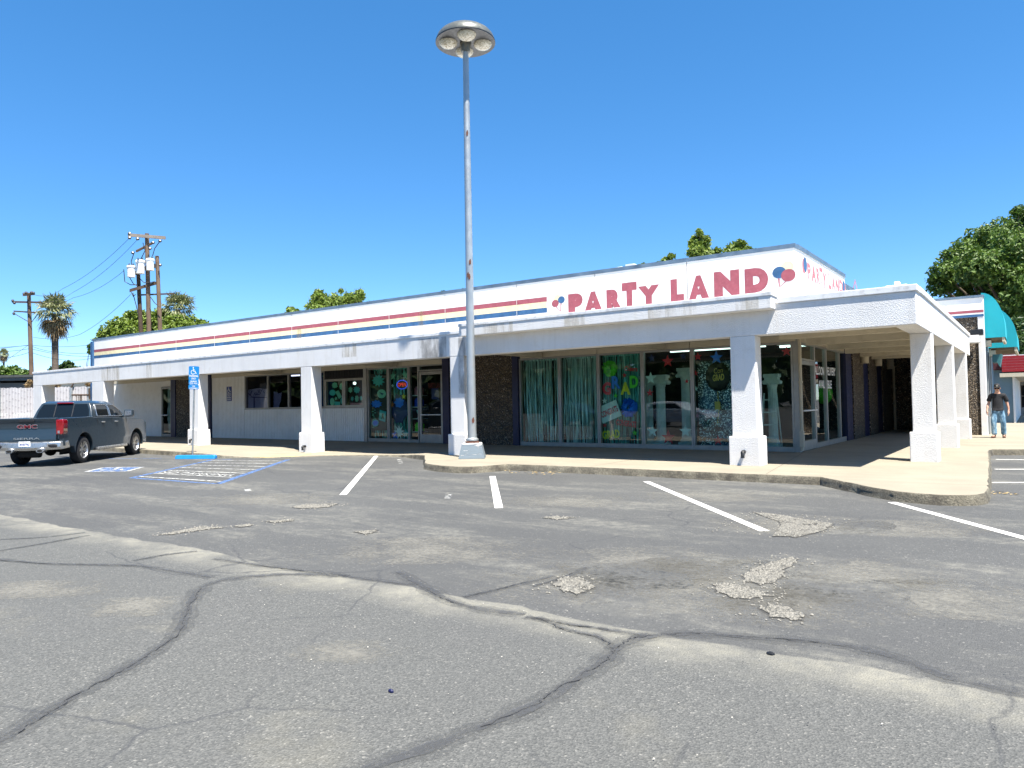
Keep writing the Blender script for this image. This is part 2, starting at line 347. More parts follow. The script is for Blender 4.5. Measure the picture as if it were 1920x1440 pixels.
def fray(p, a=.018): return (p[0]+random.uniform(-a, a), p[1]+random.uniform(-a, a))
def dense(line, st=.22):
    out = []
    for a, b in zip(line[:-1], line[1:]):
        n = max(1, int(math.hypot(b[0]-a[0], b[1]-a[1])/st))
        for i in range(n): out.append(tuple(a[k]+(b[k]-a[k])*i/n for k in range(len(a))))
    return out+[line[-1]]
rl = [(*fray(p), p[2]) for p in dense(ramp_line, .4)]; nl = [fray(p) for p in dense(nose_line)]; nl[0] = rl[-1][:2]
s = MB()
vs = []; fs = []
for x, y, z in rl:
    vs += [(x, y, z), (x, 16.9, .15 if z > .1 else .06+z*.6), (x, 18.2, .15)]
for i in range(len(rl)-1):
    for k in (0, 1): fs.append((3*i+k, 3*i+3+k, 3*i+4+k, 3*i+1+k))
s.add(vs, fs)
j = len(rl)-1
poly = [(x, y, .15) for x, y in nl]+[(12, 60, .15), (-60, 60, .15), (-60, 18.2, .15)]+[(p[0], 18.2, .15) for p in rl[1:]]+[(rl[-1][0], 16.9, .15)]
pb = bmesh.new(); pv = [pb.verts.new(p) for p in poly]; es = [pb.edges.new((pv[i], pv[(i+1) % len(pv)])) for i in range(len(pv))]
bmesh.ops.triangle_fill(pb, use_beauty=True, edges=es); pb.verts.index_update()
s.add([v.co[:] for v in pb.verts], [tuple(v.index for v in f.verts) for f in pb.faces]); pb.free()
struct('sidewalk', s, 'sidewalk_concrete')
k = MB()
full = [(x, y, z) for x, y, z in rl]+[(x, y, .15) for x, y in nl[1:]]
rings = []
for i, (x, y, z) in enumerate(full):
    a = Vector(full[max(0, i-1)][:2]); b = Vector(full[min(len(full)-1, i+1)][:2]); t = (b-a).normalized(); n = Vector((t.y, -t.x))
    rings.append([(x, y, z-.001), (x+n.x*.012, y+n.y*.012, z-.015), (x+n.x*.02+random.uniform(-.008, .008), y+n.y*.02+random.uniform(-.008, .008), z*.5), (x+n.x*(.035+random.uniform(0, .03)), y+n.y*(.035+random.uniform(0, .03)), -.02)])
k.loft(rings, False, closed=False); struct('kerb', k, 'kerb_concrete', smooth=True)
# sidewalk joints and driveway beyond the corner
jm = MB()
for a, b in [((-12.3, 20), (-12.3, 13.9)), ((-8.05, 20), (-8.05, 13.95)), ((-5.0, 20), (-1.0, 18.2)), ((-4.7, 24.6), (-1.1, 24.3)), ((-5.0, 20.1), (-4.2, 14.0)), ((-1.7, 18.0), (-.85, 18.0)), ((-4.0, 29), (1.5, 28.6)), ((-30, 20), (-30.3, 15.7))]:
    d = (Vector(b)-Vector(a)).normalized()*.006; n = Vector((-d.y, d.x))
    jm.quad((a[0]+n.x, a[1]+n.y, .153), (b[0]+n.x, b[1]+n.y, .153), (b[0]-n.x, b[1]-n.y, .153), (a[0]-n.x, a[1]-n.y, .153))
M('joint_dark', (.10, .09, .07), .95); struct('sidewalk_joints', jm, 'joint_dark')
yk = MB(); yk.add([(-20.3, 13.62, .036), (-19.75, 13.78, .028), (-19.2, 14.6, .028), (-19.3, 15.2, .05), (-20.3, 14.3, .06)], [(0, 1, 2, 3, 4)]); struct('kerb_ramp_paint', yk, 'kerb_yellow')
dv = MB(); dv.quad((-.2, 33, .156), (30, 36, .156), (30, 58, .156), (-.2, 58, .156)); struct('driveway', dv, 'asphalt')
# ---------------------------------------------------------------- road paint
def strip_poly(pts, w, z):
    m = MB(); L = []; R = []
    ww = w if isinstance(w, list) else [w]*len(pts)
    for i, p in enumerate(pts):
        a = Vector(pts[max(0, i-1)][:2]); b = Vector(pts[min(len(pts)-1, i+1)][:2]); t = (b-a).normalized(); n = Vector((-t.y, t.x))*ww[i]/2
        L.append((p[0]+n.x, p[1]+n.y, z)); R.append((p[0]-n.x, p[1]-n.y, z))
    n = len(pts); m.add(L+R, [(i, i+1, n+i+1, n+i) for i in range(n-1)]); return m
for a, b in [((-17.05, 15.95), (-10.13, 8.65)), ((-9.68, 12.48), (-6.65, 8.72)), ((-6.25, 13.02), (-2.67, 8.78)), ((-1.78, 12.1), (1.4, 7.6))]:
    struct('parking_line', strip_poly([Vector(a).lerp(Vector(b), i/8) for i in range(9)], .13, .004), 'road_white')
for a, b in [((-.72, 18.42), (4, 20.5)), ((-.66, 15.62), (4, 17.9)), ((-.8, 21.2), (4, 22.6))]:
    struct('parking_line', strip_poly([a, b], .11, .004), 'road_white')
for a, b in [((-15.3, 15.2), (-14.0, 14.0)), ((-12.7, 8.4), (-12.2, 8.1)), ((-8.6, 9.8), (-8.1, 9.2))]:
    struct('old_parking_line', strip_poly([a, b], .12, .004), 'road_ghost')
A0 = Vector((-17.25, 8.35)); A1 = Vector((-20.85, 12.6)); B1 = Vector((-18.45, 13.62)); B0 = Vector((-14.05, 8.6))
for a, b, w in [(A0, A1, .14), (B0, B1, .16), (A0, B0, .12), (A1, A1+(B1-A1)*.25, .1)]:
    struct('accessible_aisle_border', strip_poly([a.lerp(b, i/6) for i in range(7)], w, .004), 'road_blue')
for i in range(7):
    t = .06+i*.145
    a = A0.lerp(A1, t); b = B0.lerp(B1, max(0, t-.07)+.06); d = (b-a).normalized()*.1
    struct('aisle_hatching', strip_poly([a+d, b-d], .09, .0075), 'road_faded')
tm = MB(); a = A0.lerp(A1, .225); b = B0.lerp(B1, .22); d = (b-a); up = (A1-A0).normalized()*.40
text(tm, 'NO PARKING', (*(a+d*.05), .012), (*(d*.86), 0), (*up, 0), .01); struct('no_parking_lettering', tm, 'road_faded')
P0 = Vector((-20.17, 8.58)); PU = Vector((.95, .61)); PV = Vector((-.96, .9))
sq = [P0, P0+PU, P0+PU+PV, P0+PV]
em = MB()
for a, b in zip(sq, sq[1:]+sq[:1]): em.add(strip_poly([a, b], .1, .0075).v, [(0, 1, 3, 2)])
isa(em, (*(P0+PU*.14+PV*.1), .012), (*(PU*.75), 0), (*(PV*.8), 0))
struct('accessible_emblem_border', em, 'road_faded'); em = MB(); em.quad(*[(*q, .004) for q in sq]); struct('accessible_emblem_field', em, 'road_blue')
struct('accessible_bay_line', strip_poly([(-23.2, 12.2), (-25.2, 11.2), (-25.9, 11.4)], .12, .004), 'road_blue')
# tar seams
M('crack_dark', (.042, .042, .042), .95)
def pz(l): return [gz(x, y)[:2] for x, y in l]
def smooth_line(p, n=16):
    p = [Vector(q) for q in p]; out = []
    for i in range(len(p)-1):
        a, b, c, d = p[max(0, i-1)], p[i], p[i+1], p[min(len(p)-1, i+2)]
        for t in [j/n for j in range(n)]:
            out.append(.5*((2*b)+(c-a)*t+(2*a-5*b+4*c-d)*t*t+(3*b-a-3*c+d)*t**3))
    return out+[p[-1]]
for w, l in [(.11, [(-60, 1420), (0, 1390), (90, 1335), (170, 1290), (260, 1240), (330, 1190), (350, 1150), (362, 1122), (388, 1098), (432, 1086), (520, 1078), (600, 1078), (655, 1080)]),
             (.12, [(600, 1480), (690, 1440), (800, 1405), (900, 1365), (1010, 1320), (1090, 1270), (1140, 1235), (1162, 1212), (1200, 1198), (1260, 1190), (1330, 1190), (1420, 1197), (1540, 1205), (1620, 1218), (1700, 1240), (1760, 1265), (1830, 1283), (1980, 1312)]),
             (.12, [(745, 1072), (800, 1103), (850, 1130), (920, 1145), (985, 1152)]), (.05, [(1005, 1158), (1060, 1180), (1120, 1195), (1150, 1218)]), (.08, [(-40, 1048), (0, 1050), (100, 1058), (250, 1061), (330, 1072), (400, 1083)]),
             (.07, [(-20, 1036), (0, 1033), (90, 1018), (168, 1004)]), (.05, [(0, 1012), (80, 1008), (160, 999)]), (.06, [(985, 1157), (1100, 1176), (1210, 1192)]), (.06, [(250, 1052), (310, 1041), (370, 1034)]), (.07, [(400, 1048), (470, 1058), (570, 1071), (640, 1080), (780, 1098)]), (.05, [(1000, 1100), (1060, 1083), (1100, 1064)]), (.06, [(870, 1120), (960, 1100), (1040, 1080)])]:
    p = smooth_line(pz(l)); r = random.Random(len(l)); ph = [r.uniform(0, 6) for _ in range(3)]; W0 = [w*(.62+.16*math.sin(i*.21+ph[0])+.12*math.sin(i*.5+ph[1])+.16*r.random()) for i in range(len(p))]
    p2 = [q+Vector((r.gauss(0, .002), r.gauss(0, .002))) for q in p]
    struct('tar_halo', strip_poly(p, [k_*1.7+.03 for k_ in W0], .004), 'tar_halo'); struct('tar_seam', strip_poly(p2, [k_*.85 for k_ in W0], .0065), 'tar')
    p3 = []; off = Vector((0, 0))
    for q in p: off = off*.8+Vector((r.gauss(0, .008), r.gauss(0, .008))); p3.append(q+off)
    i0 = int(len(p3)*r.uniform(0, .3)); i1 = int(len(p3)*r.uniform(.6, 1)); struct('crack', strip_poly(p3[i0:i1], [max(.002, r.gauss(.008, .005)) for _ in p3[i0:i1]], .009), 'crack_dark')
for px, py, rx_, ry_ in ((1360, 1095, 1.15, .75), (1480, 985, 1.0, .5), (1080, 1090, .8, .5), (1490, 1130, .7, .45), (1230, 1060, 1.2, .6), (1600, 1075, .9, .45), (800, 1030, 1.3, .5), (1760, 1120, .8, .4), (260, 1137, .55, .2), (660, 1222, .35, .16), (60, 1105, .8, .22), (500, 935, 1.4, .5), (1330, 930, 1.2, .5), (1050, 940, 1.2, .5), (1700, 990, 1.0, .4)):
    c = gz(px, py); ww = MB(); aa = math.radians(36); ww.add([(c.x+rx_*1.3*math.cos(t)*math.cos(aa)-ry_*1.5*math.sin(t)*math.sin(aa), c.y+rx_*1.3*math.cos(t)*math.sin(aa)+ry_*1.5*math.sin(t)*math.cos(aa), .0022) for t in [2*math.pi*i/24 for i in range(24)]], [tuple(range(24))]); struct('worn_patch', ww, 'worn_tan')
HOLES = []
M('gravel_stone', (.20, .188, .16), .9, var=.35, vs=30)
def q2(l, ox): return [(ox+x/2, 900+y/2) for x, y in l]
for l in [q2([(905, 122), (1000, 130), (1100, 150), (1200, 165), (1170, 190), (1130, 200), (1060, 215), (980, 210), (1000, 185), (1010, 160), (950, 140)], 960), q2([(870, 380), (890, 345), (930, 325), (990, 310), (1050, 290), (1065, 300), (1055, 320), (1020, 335), (1020, 360), (980, 385), (930, 395)], 960),
          q2([(755, 395), (800, 390), (880, 405), (970, 435), (900, 445), (820, 440)], 960), q2([(925, 485), (970, 470), (1030, 475), (1100, 520), (1060, 525), (990, 520)], 960), q2([(165, 385), (200, 368), (250, 370), (300, 400), (240, 430), (190, 415)], 960),
          q2([(110, 143), (170, 137), (235, 142), (180, 149)], 960), q2([(600, 205), (680, 190), (760, 175), (840, 180), (740, 190), (650, 205)], 0), q2([(1095, 103), (1150, 92), (1260, 90), (1240, 100), (1160, 108)], 0), q2([(1330, 195), (1400, 188), (1408, 196), (1370, 204)], 0), q2([(1000, 157), (1095, 149), (1090, 156), (1020, 161)], 0), q2([(885, 172), (940, 166), (938, 174), (900, 177)], 0)]:
    p = [Vector(q) for q in pz(l)]; c = sum(p, Vector((0, 0)))/len(p); r = random.Random(int(l[0][0])); out = []
    for i in range(len(p)):
        for t in (0, .2, .4, .6, .8):
            q = p[i].lerp(p[(i+1) % len(p)], t); out.append(q+(q-c).normalized()*r.uniform(-.03, .05))
    m = MB(); m.add([(*(c+(q-c)*1.03+(q-c).normalized()*.02), .004) for q in out], [tuple(range(len(out)))]); struct('pothole_rim', m, 'pothole_edge')
    m = MB(); m.add([(*q, .008) for q in out], [tuple(range(len(out)))]); struct('pothole', m, 'gravel'); HOLES.append(out)
# loose bits
def stones(poly, n, seed):
    r = random.Random(seed); m = MB(); xs = [q.x for q in poly]; ys = [q.y for q in poly]
    def inside(x, y):
        c = False
        for a, b in zip(poly, poly[1:]+poly[:1]):
            if (a.y > y) != (b.y > y) and x < (b.x-a.x)*(y-a.y)/(b.y-a.y)+a.x: c = not c
        return c
    k = 0
    while k < n:
        x, y = r.uniform(min(xs)-.08, max(xs)+.08), r.uniform(min(ys)-.08, max(ys)+.08)
        if not inside(x, y) and r.random() > .10: k += .2; continue
        k += 1; s = r.uniform(.006, .017); h = s*r.uniform(.4, .8); a = r.uniform(0, 3); P4_ = [(x+s*math.cos(a+i*1.571)*r.uniform(.7, 1.1), y+s*math.sin(a+i*1.571)*r.uniform(.7, 1.1), .006) for i in range(4)]
        m.add(P4_+[(x+r.uniform(-.3, .3)*s, y+r.uniform(-.3, .3)*s, .008+h)], [(0, 1, 4), (1, 2, 4), (2, 3, 4), (3, 0, 4)])
    return tag(obj('loose_gravel', m, 'gravel_stone'), kind='stuff')
for i, pl in enumerate(HOLES): ar = (max(q.x for q in pl)-min(q.x for q in pl))*(max(q.y for q in pl)-min(q.y for q in pl)); stones(pl, int(min(900, 1100*ar)), i)
def litter(name, c, rad, n, sz, mat, seed, z=.0):
    r = random.Random(seed); m = MB()
    for _ in range(n):
        a = r.uniform(0, 6.28); d = rad*math.sqrt(r.random()); p = Vector((c[0]+d*math.cos(a), c[1]+d*math.sin(a)*.6, z+.012)); u = Vector((r.uniform(-1, 1), r.uniform(-1, 1), r.uniform(-.2, .2))).normalized()*sz*r.uniform(.5, 1); w = Vector((-u.y, u.x, 0))*.6; u.z *= .25; p.z = z+.012+abs(u.z)
        m.quad(p-u, p-w, p+u, p+w+Vector((0, 0, sz*.2)))
    return tag(obj(name, m, mat), kind='stuff')
M('dry_leaf', (.30, .22, .10), .9, var=.3, vs=20); M('pale_paper', (.6, .56, .48), .8, var=.15, vs=9)
litter('leaf_litter', gz(1000, 886), .8, 60, .05, 'dry_leaf', 1); litter('leaf_litter', gz(1862, 925), .35, 50, .04, 'dry_leaf', 2); litter('paper_scraps', gz(586, 855), .3, 16, .08, 'pale_paper', 5)
litter('pebbles', gz(1650, 1250), 2.5, 60, .008, 'black_pipe', 8); litter('pebbles', gz(900, 1200), 2.5, 70, .007, 'pale_paper', 9)
m = MB(); p = gz(1445, 1227); m.loft([[(p.x+.028*math.cos(a)*s, p.y+.022*math.sin(a)*s, z) for a in [i*1.05 for i in range(6)]] for s, z in ((1, .004), (.9, .01), (.3, .018))]); solo('asphalt_crumb', m, 'black_pipe', 'dark crumb of tar lying on the asphalt beside the curving seam', 'debris')
m = MB(); p = gz(733, 1298); m.loft([[(p.x+.022*math.cos(a)*s, p.y+.012*math.sin(a)*s, z) for a in [i*1.05 for i in range(6)]] for s, z in ((1, .004), (.9, .012), (.3, .018))]); solo('blue_scrap', m, 'navy_paint', 'small dark blue scrap lying alone on the near asphalt', 'debris')
# ================================================================ shop building
YC, YG, XG, XR = 15.65, 20.0, -5.08, -1.77
ZB, ZT = 2.98, 3.62
sh = thing('shop_building', (-20, 20, .15), 'long white stucco party shop with striped parapet and covered walkway', 'building')
# canopy beams (front + right side)
b = MB(); b.box(-42.86, XR, YC, YC+.42, ZB, ZT); bf = obj('front_beam', b, 'stucco', sh, bevel=.012)
b = MB(); b.box(XR-.42, XR, YC+.42, 29.8, ZB, ZT+.02); obj('side_beam', b, 'stucco', sh, bevel=.012)
# weather stains running down the beam
for x0, x1, zt, zb, mt in [(-35.1, -33.4, 3.6, 2.99, 'stain_brown'), (-31.0, -30.55, 3.6, 2.99, 'stain_brown'), (-14.9, -13.75, 3.58, 2.99, 'stain_black'), (-18.3, -17.6, 3.6, 3.2, 'stain_brown')]:
    q = MB(); q.quad((x0, YC-.004, zb), (x1, YC-.004, zb), (x1, YC-.004, zt), (x0, YC-.004, zt)); obj('water_stain', q, mt, sh)
q = MB(); q.quad((-13.30, YC-.004, 1.9), (-13.03, YC-.004, 1.9), (-13.03, YC-.004, 3.5), (-13.30, YC-.004, 3.5)); obj('water_stain', q, 'stain_black', sh)
for px, zt, zb in ((790, 5.2, 3.8), (1000, 4.2, 3.7), (560, 5.1, 4.2), (300, 4.9, 4.1), (1250, 4.4, 3.9)):
    xx = gy(px, 600, 19.94).x; q = MB(); q.quad((xx-.16, 19.943, zb), (xx+.16, 19.943, zb), (xx+.16, 19.943, zt), (xx-.16, 19.943, zt)); obj('rust_drip', q, 'stain_brown', sh)
for xx, w_ in ((-11.6, .5), (-9.2, .3), (-6.6, .6), (-4.9, .25)):
    q = MB(); q.quad((xx-w_, YC-.344, 3.51), (xx+w_, YC-.344, 3.51), (xx+w_, YC-.344, 3.755), (xx-w_, YC-.344, 3.755)); obj('water_stain', q, 'stain_brown', sh)
# metal drip caps
b = MB(); b.box(-42.92, -13.02, YC-.02, YC+.5, ZT, ZT+.1); b.box(-4.36, XR+.03, YC-.03, YC+.5, ZT+.002, ZT+.13); b.box(XR-.5, XR+.03, YC+.5, 29.8, ZT+.02, ZT+.14); obj('drip_cap', b, 'cap_metal', sh, bevel=.012)
# projecting eyebrow over the middle bays
b = MB(); b.box(-12.98, -4.40, YC-.34, YC-.002, 3.50, 3.765); eb = obj('eyebrow_fascia', b, 'stucco', sh, bevel=.01)
b = MB(); b.box(-13.0, -4.38, YC-.355, YC+.55, 3.765, 3.85); obj('cap', b, 'cap_metal', eb, bevel=.01)
b = MB(); b.box(-12.98, -4.40, YC+.002, YC+.5, ZT+.002, 3.765); obj('upstand', b, 'stucco', eb)
# canopy roof + soffit
b = MB(); b.box(-42.8, XR-.43, YC+.43, YG-.02, 3.34, 3.5); b.box(XG+.06, XR-.43, YG-.02, 35, 3.34, 3.5); obj('canopy_roof', b, 'cap_metal', sh)
b = MB(); b.box(-42.8, XR-.43, YC+.43, YG-.1, 3.30, 3.335); b.box(XG+.1, XR-.43, YG-.1, 35, 3.30, 3.335); obj('soffit', b, 'soffit_paint', sh)
for y in (17.9, 20.4, 22.9, 25.4, 27.9, 30.2):
    b = MB(); b.box(XG+.11, XR-.425, y, y+.16, 3.03, 3.298); obj('soffit_rafter', b, 'soffit_paint', sh, bevel=.01)
for x in (-35.2, -27.5, -20.2, -13.4, -9.0):
    b = MB(); b.box(x, x+.16, YC+.425, YG-.1, 3.1, 3.298); obj('soffit_rafter', b, 'soffit_paint', sh, bevel=.01)
# columns
def column(x0, x1, y0, y1, ph=.82, zt=ZB, zb=-.05, pipe=None, ex=.06):
    c = MB(); c.box(x0, x1, y0, y1, zb, zt-.001); c.box(x0-ex, x1+ex, y0-ex, y1+ex, zb, ph)
    o = obj('column', c, 'stucco', sh, bevel=.018)
    if pipe is not None:
        d = MB(); zz = pipe; d.tube([((x0+x1)/2, y0-ex+.02, zz), ((x0+x1)/2, y0-ex-.1, zz), ((x0+x1)/2+.0, y0-ex-.12, zz-.01), ((x0+x1)/2+.01, y0-ex-.13, zz-.13)], .04, 10); obj('drain_pipe', d, 'black_pipe', o, smooth=True)
    return o
column(-42.86, -41.75, YC+.002, YC+.62)
column(-36.1, -34.9, YC+.002, YC+.46)
column(-27.55, -26.9, YC+.002, YC+.42, .78, pipe=.38)
column(-20.45, -19.86, YC+.002, YC+.42, .72, pipe=.26)
column(-13.63, -13.10, YC+.002, YC+.42, .74)
column(-5.41, -4.86, YC+.002, YC+.42, .78, pipe=.45)
column(-2.19, XR-.002, 18.05, 18.5, .8); column(-2.19, XR-.002, 23.1, 23.55, .8, pipe=None); column(-2.19, XR-.002, 27.9, 28.35, .8)
# parapet: separate painted panels with open joints on a dark backing, galvanised coping
SL = .0045
def zs(x, z): return z+SL*(XG-x)
seams = [-45.72]+[gy(px, 600, 19.95).x for px in (262, 330, 402, 468, 547, 634, 729.7, 835, 969.5, 1117, 1290)]+[XG]
p = MB(); st = {'red': MB(), 'yellow': MB(), 'blue': MB()}
bands = {'red': (5.10, 4.94), 'yellow': (4.937, 4.74), 'blue': (4.737, 4.575)}
xend = -13.04
for a, bx in zip(seams[:-1], seams[1:]):
    a2, b2 = a+.013, (bx if bx == XG else bx-.013)
    p.add([(a2, 19.95, 3.45), (b2, 19.95, 3.45), (b2, 19.95, zs(b2, 5.66)), (a2, 19.95, zs(a2, 5.66)), (a2, 19.99, 3.45), (b2, 19.99, 3.45), (b2, 19.99, zs(b2, 5.66)), (a2, 19.99, zs(a2, 5.66))], [(0, 1, 2, 3), (7, 6, 5, 4), (0, 3, 7, 4), (1, 5, 6, 2), (3, 2, 6, 7)])
    if a2 < xend:
        e = min(b2, xend)
        for kk, (zt, zb) in bands.items():
            st[kk].quad((a2, 19.946, zs(a2, zb)), (e, 19.946, zs(e, zb)), (e, 19.946, zs(e, zt)), (a2, 19.946, zs(a2, zt)))
par = obj('parapet', p, 'parapet_paint', sh)
for kk in st: obj(kk+'_stripe', st[kk], kk+'_paint', par)
p = MB(); p.add([(-45.72, 20.0, 3.34), (XG-.06, 20.0, 3.34), (XG-.06, 20.0, 5.64), (-45.72, 20.0, 5.82), (-45.72, 20.2, 3.34), (XG-.06, 20.2, 3.34), (XG-.06, 20.2, 5.64), (-45.72, 20.2, 5.82)], [(0, 1, 2, 3), (7, 6, 5, 4), (0, 3, 7, 4), (1, 5, 6, 2), (3, 2, 6, 7), (0, 4, 5, 1)]); obj('parapet_backing', p, 'seam', sh)
c = MB(); c.add([(-45.95, 19.935, zs(-45.9, 5.64)), (XG+.03, 19.935, 5.64), (XG+.03, 19.935, 5.76), (-45.95, 19.935, zs(-45.9, 5.76)), (-45.95, 20.25, zs(-45.9, 5.64)), (XG+.03, 20.25, 5.64), (XG+.03, 20.25, 5.76), (-45.95, 20.25, zs(-45.9, 5.76))], [(0, 1, 2, 3), (7, 6, 5, 4), (0, 3, 7, 4), (1, 5, 6, 2), (3, 2, 6, 7), (0, 4, 5, 1)]); obj('coping', c, 'coping_metal', sh)
c = MB(); c.box(XG-.2, XG+.035, 20.25, 26.3, 5.66, 5.78); c.box(XG-.45, XG-.2, 26.3, 26.42, 5.6, 5.78); c.box(XG-.55, XG-.28, 26.42, 31, 5.52, 5.70); obj('coping', c, 'coping_metal', sh)
c = MB(); c.box(XG-.05, XG, 20.0, 26.3, 3.34, 5.66); c.box(XG-.6, XG-.05, 26.25, 26.3, 3.34, 5.6); c.box(XG-.38, XG-.33, 26.3, 31, 3.34, 5.55); obj('side_parapet', c, 'parapet_paint', sh)
c = MB(); c.box(-46.0, -45.73, 19.86, 20.25, .1, 5.78); obj('corner_post', c, 'blue_paint', sh)
# roof, back and interior shell
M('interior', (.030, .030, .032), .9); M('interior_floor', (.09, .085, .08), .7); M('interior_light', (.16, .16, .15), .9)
c = MB(); c.box(-45.6, XG-.6, 20.25, 36, 3.36, 3.5); obj('roof', c, 'cap_metal', sh)
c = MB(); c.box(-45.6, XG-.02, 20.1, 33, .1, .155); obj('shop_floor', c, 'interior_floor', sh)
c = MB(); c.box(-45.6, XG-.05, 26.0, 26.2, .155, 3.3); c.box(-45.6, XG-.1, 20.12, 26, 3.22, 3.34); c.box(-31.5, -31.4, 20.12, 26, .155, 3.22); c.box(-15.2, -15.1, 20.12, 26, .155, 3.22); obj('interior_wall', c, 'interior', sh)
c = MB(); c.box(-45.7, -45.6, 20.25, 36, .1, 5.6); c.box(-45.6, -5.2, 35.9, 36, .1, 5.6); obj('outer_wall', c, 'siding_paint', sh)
# lettering on the parapet
def letters(rows, conv, mat, off=.02, h=None):
    for ch, x0, x1, y0, y1 in rows:
        o, du, dv = conv(x0, x1, y0, y1); t = MB(); text(t, ch, o, du, dv, off); obj('painted_letter', t, mat, par)
def cf(x0, x1, y0, y1):
    f = lambda x, y: gy(940+x/2.743, 420+y/2.743, 19.945)
    o = f(x0, y1); xr = f(x1, y1).x; zt = f((x0+x1)/2, y0).z; zb = f((x0+x1)/2, y1).z
    return Vector((o.x, 19.945, zb-.04)), Vector((xr-o.x, 0, 0)), Vector((0, 0, zt-zb+.04))
letters([('P', 345, 420, 357, 458), ('A', 425, 522, 347, 450), ('R', 542, 622, 335, 437), ('T', 622, 698, 300, 422), ('Y', 705, 814, 316, 412), ('L', 872, 940, 282, 394), ('A', 962, 1072, 264, 386), ('N', 1095, 1226, 240, 366), ('D', 1253, 1375, 225, 345)], cf, 'red_paint', .10)
def disc(mb, c, u, v, r, n=24, sq=1.0): mb.add([Vector(c)+Vector(u)*(r*math.cos(2*math.pi*i/n))+Vector(v)*(r*sq*math.sin(2*math.pi*i/n)) for i in range(n)], [tuple(range(n))])
BALL = .55
def balloons(lst, strings, y=19.944):
    for kk, (mat, x, yy, r) in enumerate(lst):
        q = MB(); c = gy(x, yy, y-.0015*kk); disc(q, c, (1, 0, 0), (0, 0, 1), r*BALL, sq=.88); obj('painted_balloon', q, mat, par)
    q = MB(); d = gy(*strings[-1], y-.002)
    for (x, yy) in strings[:-1]:
        c = gy(x, yy, y-.002); n = Vector((.022, 0, 0)); q.quad(c-n, c+n, d+n*.5, d-n*.5); 
    obj('balloon_string', q, 'faded_red', par)
balloons([('yellow_paint', 1476, 500, .30), ('blue_paint', 1461, 511, .33), ('red_paint', 1478, 516, .35)], [(1460, 522), (1476, 525), (1462, 538)])
balloons([('yellow_paint', 1045, 560, .26), ('red_paint', 1041, 569, .25), ('blue_paint', 1052.5, 562, .24)], [(1042, 574), (1052, 567), (1051, 584)])
def sf(x0, x1, y0, y1):
    f = lambda x, y: gx(1480+x/6.857, 480+y/6.857, XG+.004); a = f(x0, (y0+y1)/2); c = f(x1, (y0+y1)/2)
    zt = f((x0+x1)/2, y0).z; zb = f((x0+x1)/2, y1).z
    return Vector((XG+.004, a.y, zb)), Vector((0, c.y-a.y, 0)), Vector((0, 0, zt-zb))
letters([('P', 232, 277, 95, 300), ('A', 285, 345, 130, 335), ('R', 350, 392, 162, 355), ('T', 388, 428, 152, 355), ('Y', 430, 475, 215, 425), ('L', 505, 538, 228, 425), ('A', 546, 590, 270, 440), ('N', 596, 638, 278, 475), ('D', 645, 688, 312, 478)], sf, 'faded_red', .05)
for mat, x, yy, r in [('faded_red', 188, 130, .34), ('blue_paint', 205, 110, .34), ('blue_paint', 700, 390, .3), ('faded_red', 711, 420, .3)]:
    q = MB(); c = gx(1480+x/6.857, 480+yy/6.857, XG+.004+(.002 if mat == 'blue_paint' else 0)); disc(q, c, (0, 1, 0), (0, 0, 1), r*.55, sq=1.15); obj('painted_balloon', q, mat, par)
q = MB(); a = gx(1604, 546, XG-.32)
for d1, d2 in (((-.9, -.45), (0, .35)), ((0, .35), (.9, -.45))):
    v0 = a+Vector((0, d1[0], d1[1])); v1 = a+Vector((0, d2[0], d2[1])); q.quad(v0, v1, v1+Vector((0, 0, .12)), v0+Vector((0, 0, .12)))
obj('painted_emblem', q, 'faded_red', par)
# ---------------------------------------------------------------- front wall pieces at YG
def wallbox(name, x0, x1, z0, z1, mat, y0=19.98, y1=20.16, bev=0): q = MB(); q.box(x0, x1, y0, y1, z0, z1); return obj(name, q, mat, sh, bevel=bev)
def siding(x0, x1, z0, z1, y=19.97, pitch=.115):
    q = MB(); x = x0; prof = []
    while x < x1-.02:
        e = min(x+pitch, x1); prof += [(x+.012, y+.045), (x+.016, y), (e-.016, y), (e-.012, y+.045)]; x = e
    n = len(prof); q.add([(a, b_, z0) for a, b_ in prof]+[(a, b_, z1) for a, b_ in prof], [(i, i+1, n+i+1, n+i) for i in range(n-1)])
    q.box(x0, x1, y+.05, y+.14, z0, z1); return obj('siding', q, 'siding_paint', sh)
ZF = .16
siding(-45.72, -38.0, ZF, 3.12); siding(-36.93, -36.9, ZF, 3.12); siding(-38.0, -36.94, 2.83, 3.12)
wallbox('navy_post', -36.88, -36.42, .1, 3.3, 'navy_paint', 19.9); wallbox('aggregate_panel', -36.4, -33.66, .1, 3.3, 'aggregate', 19.93); wallbox('navy_post', -33.64, -33.12, .1, 3.3, 'navy_paint', 19.9)
siding(-33.1, -30.31, ZF, 3.12); siding(-30.31, -22.03, ZF, 1.52)
wallbox('wall_base', -33.1, -17.5, .05, ZF, 'kerb_concrete', 19.955, 20.1)
for x0, x1 in [(-45.7, -36.9), (-33.1, -31.0), (-30.98, -26.0), (-25.98, -23.7), (-23.68, -21.9), (-21.88, -19.9), (-19.88, -17.72), (-14.2, -11.2), (-11.18, -8.1), (-8.08, -5.12)]:
    wallbox('header_panel', x0, x1, 3.125, 3.3, 'header_paint', 19.96, 20.1)
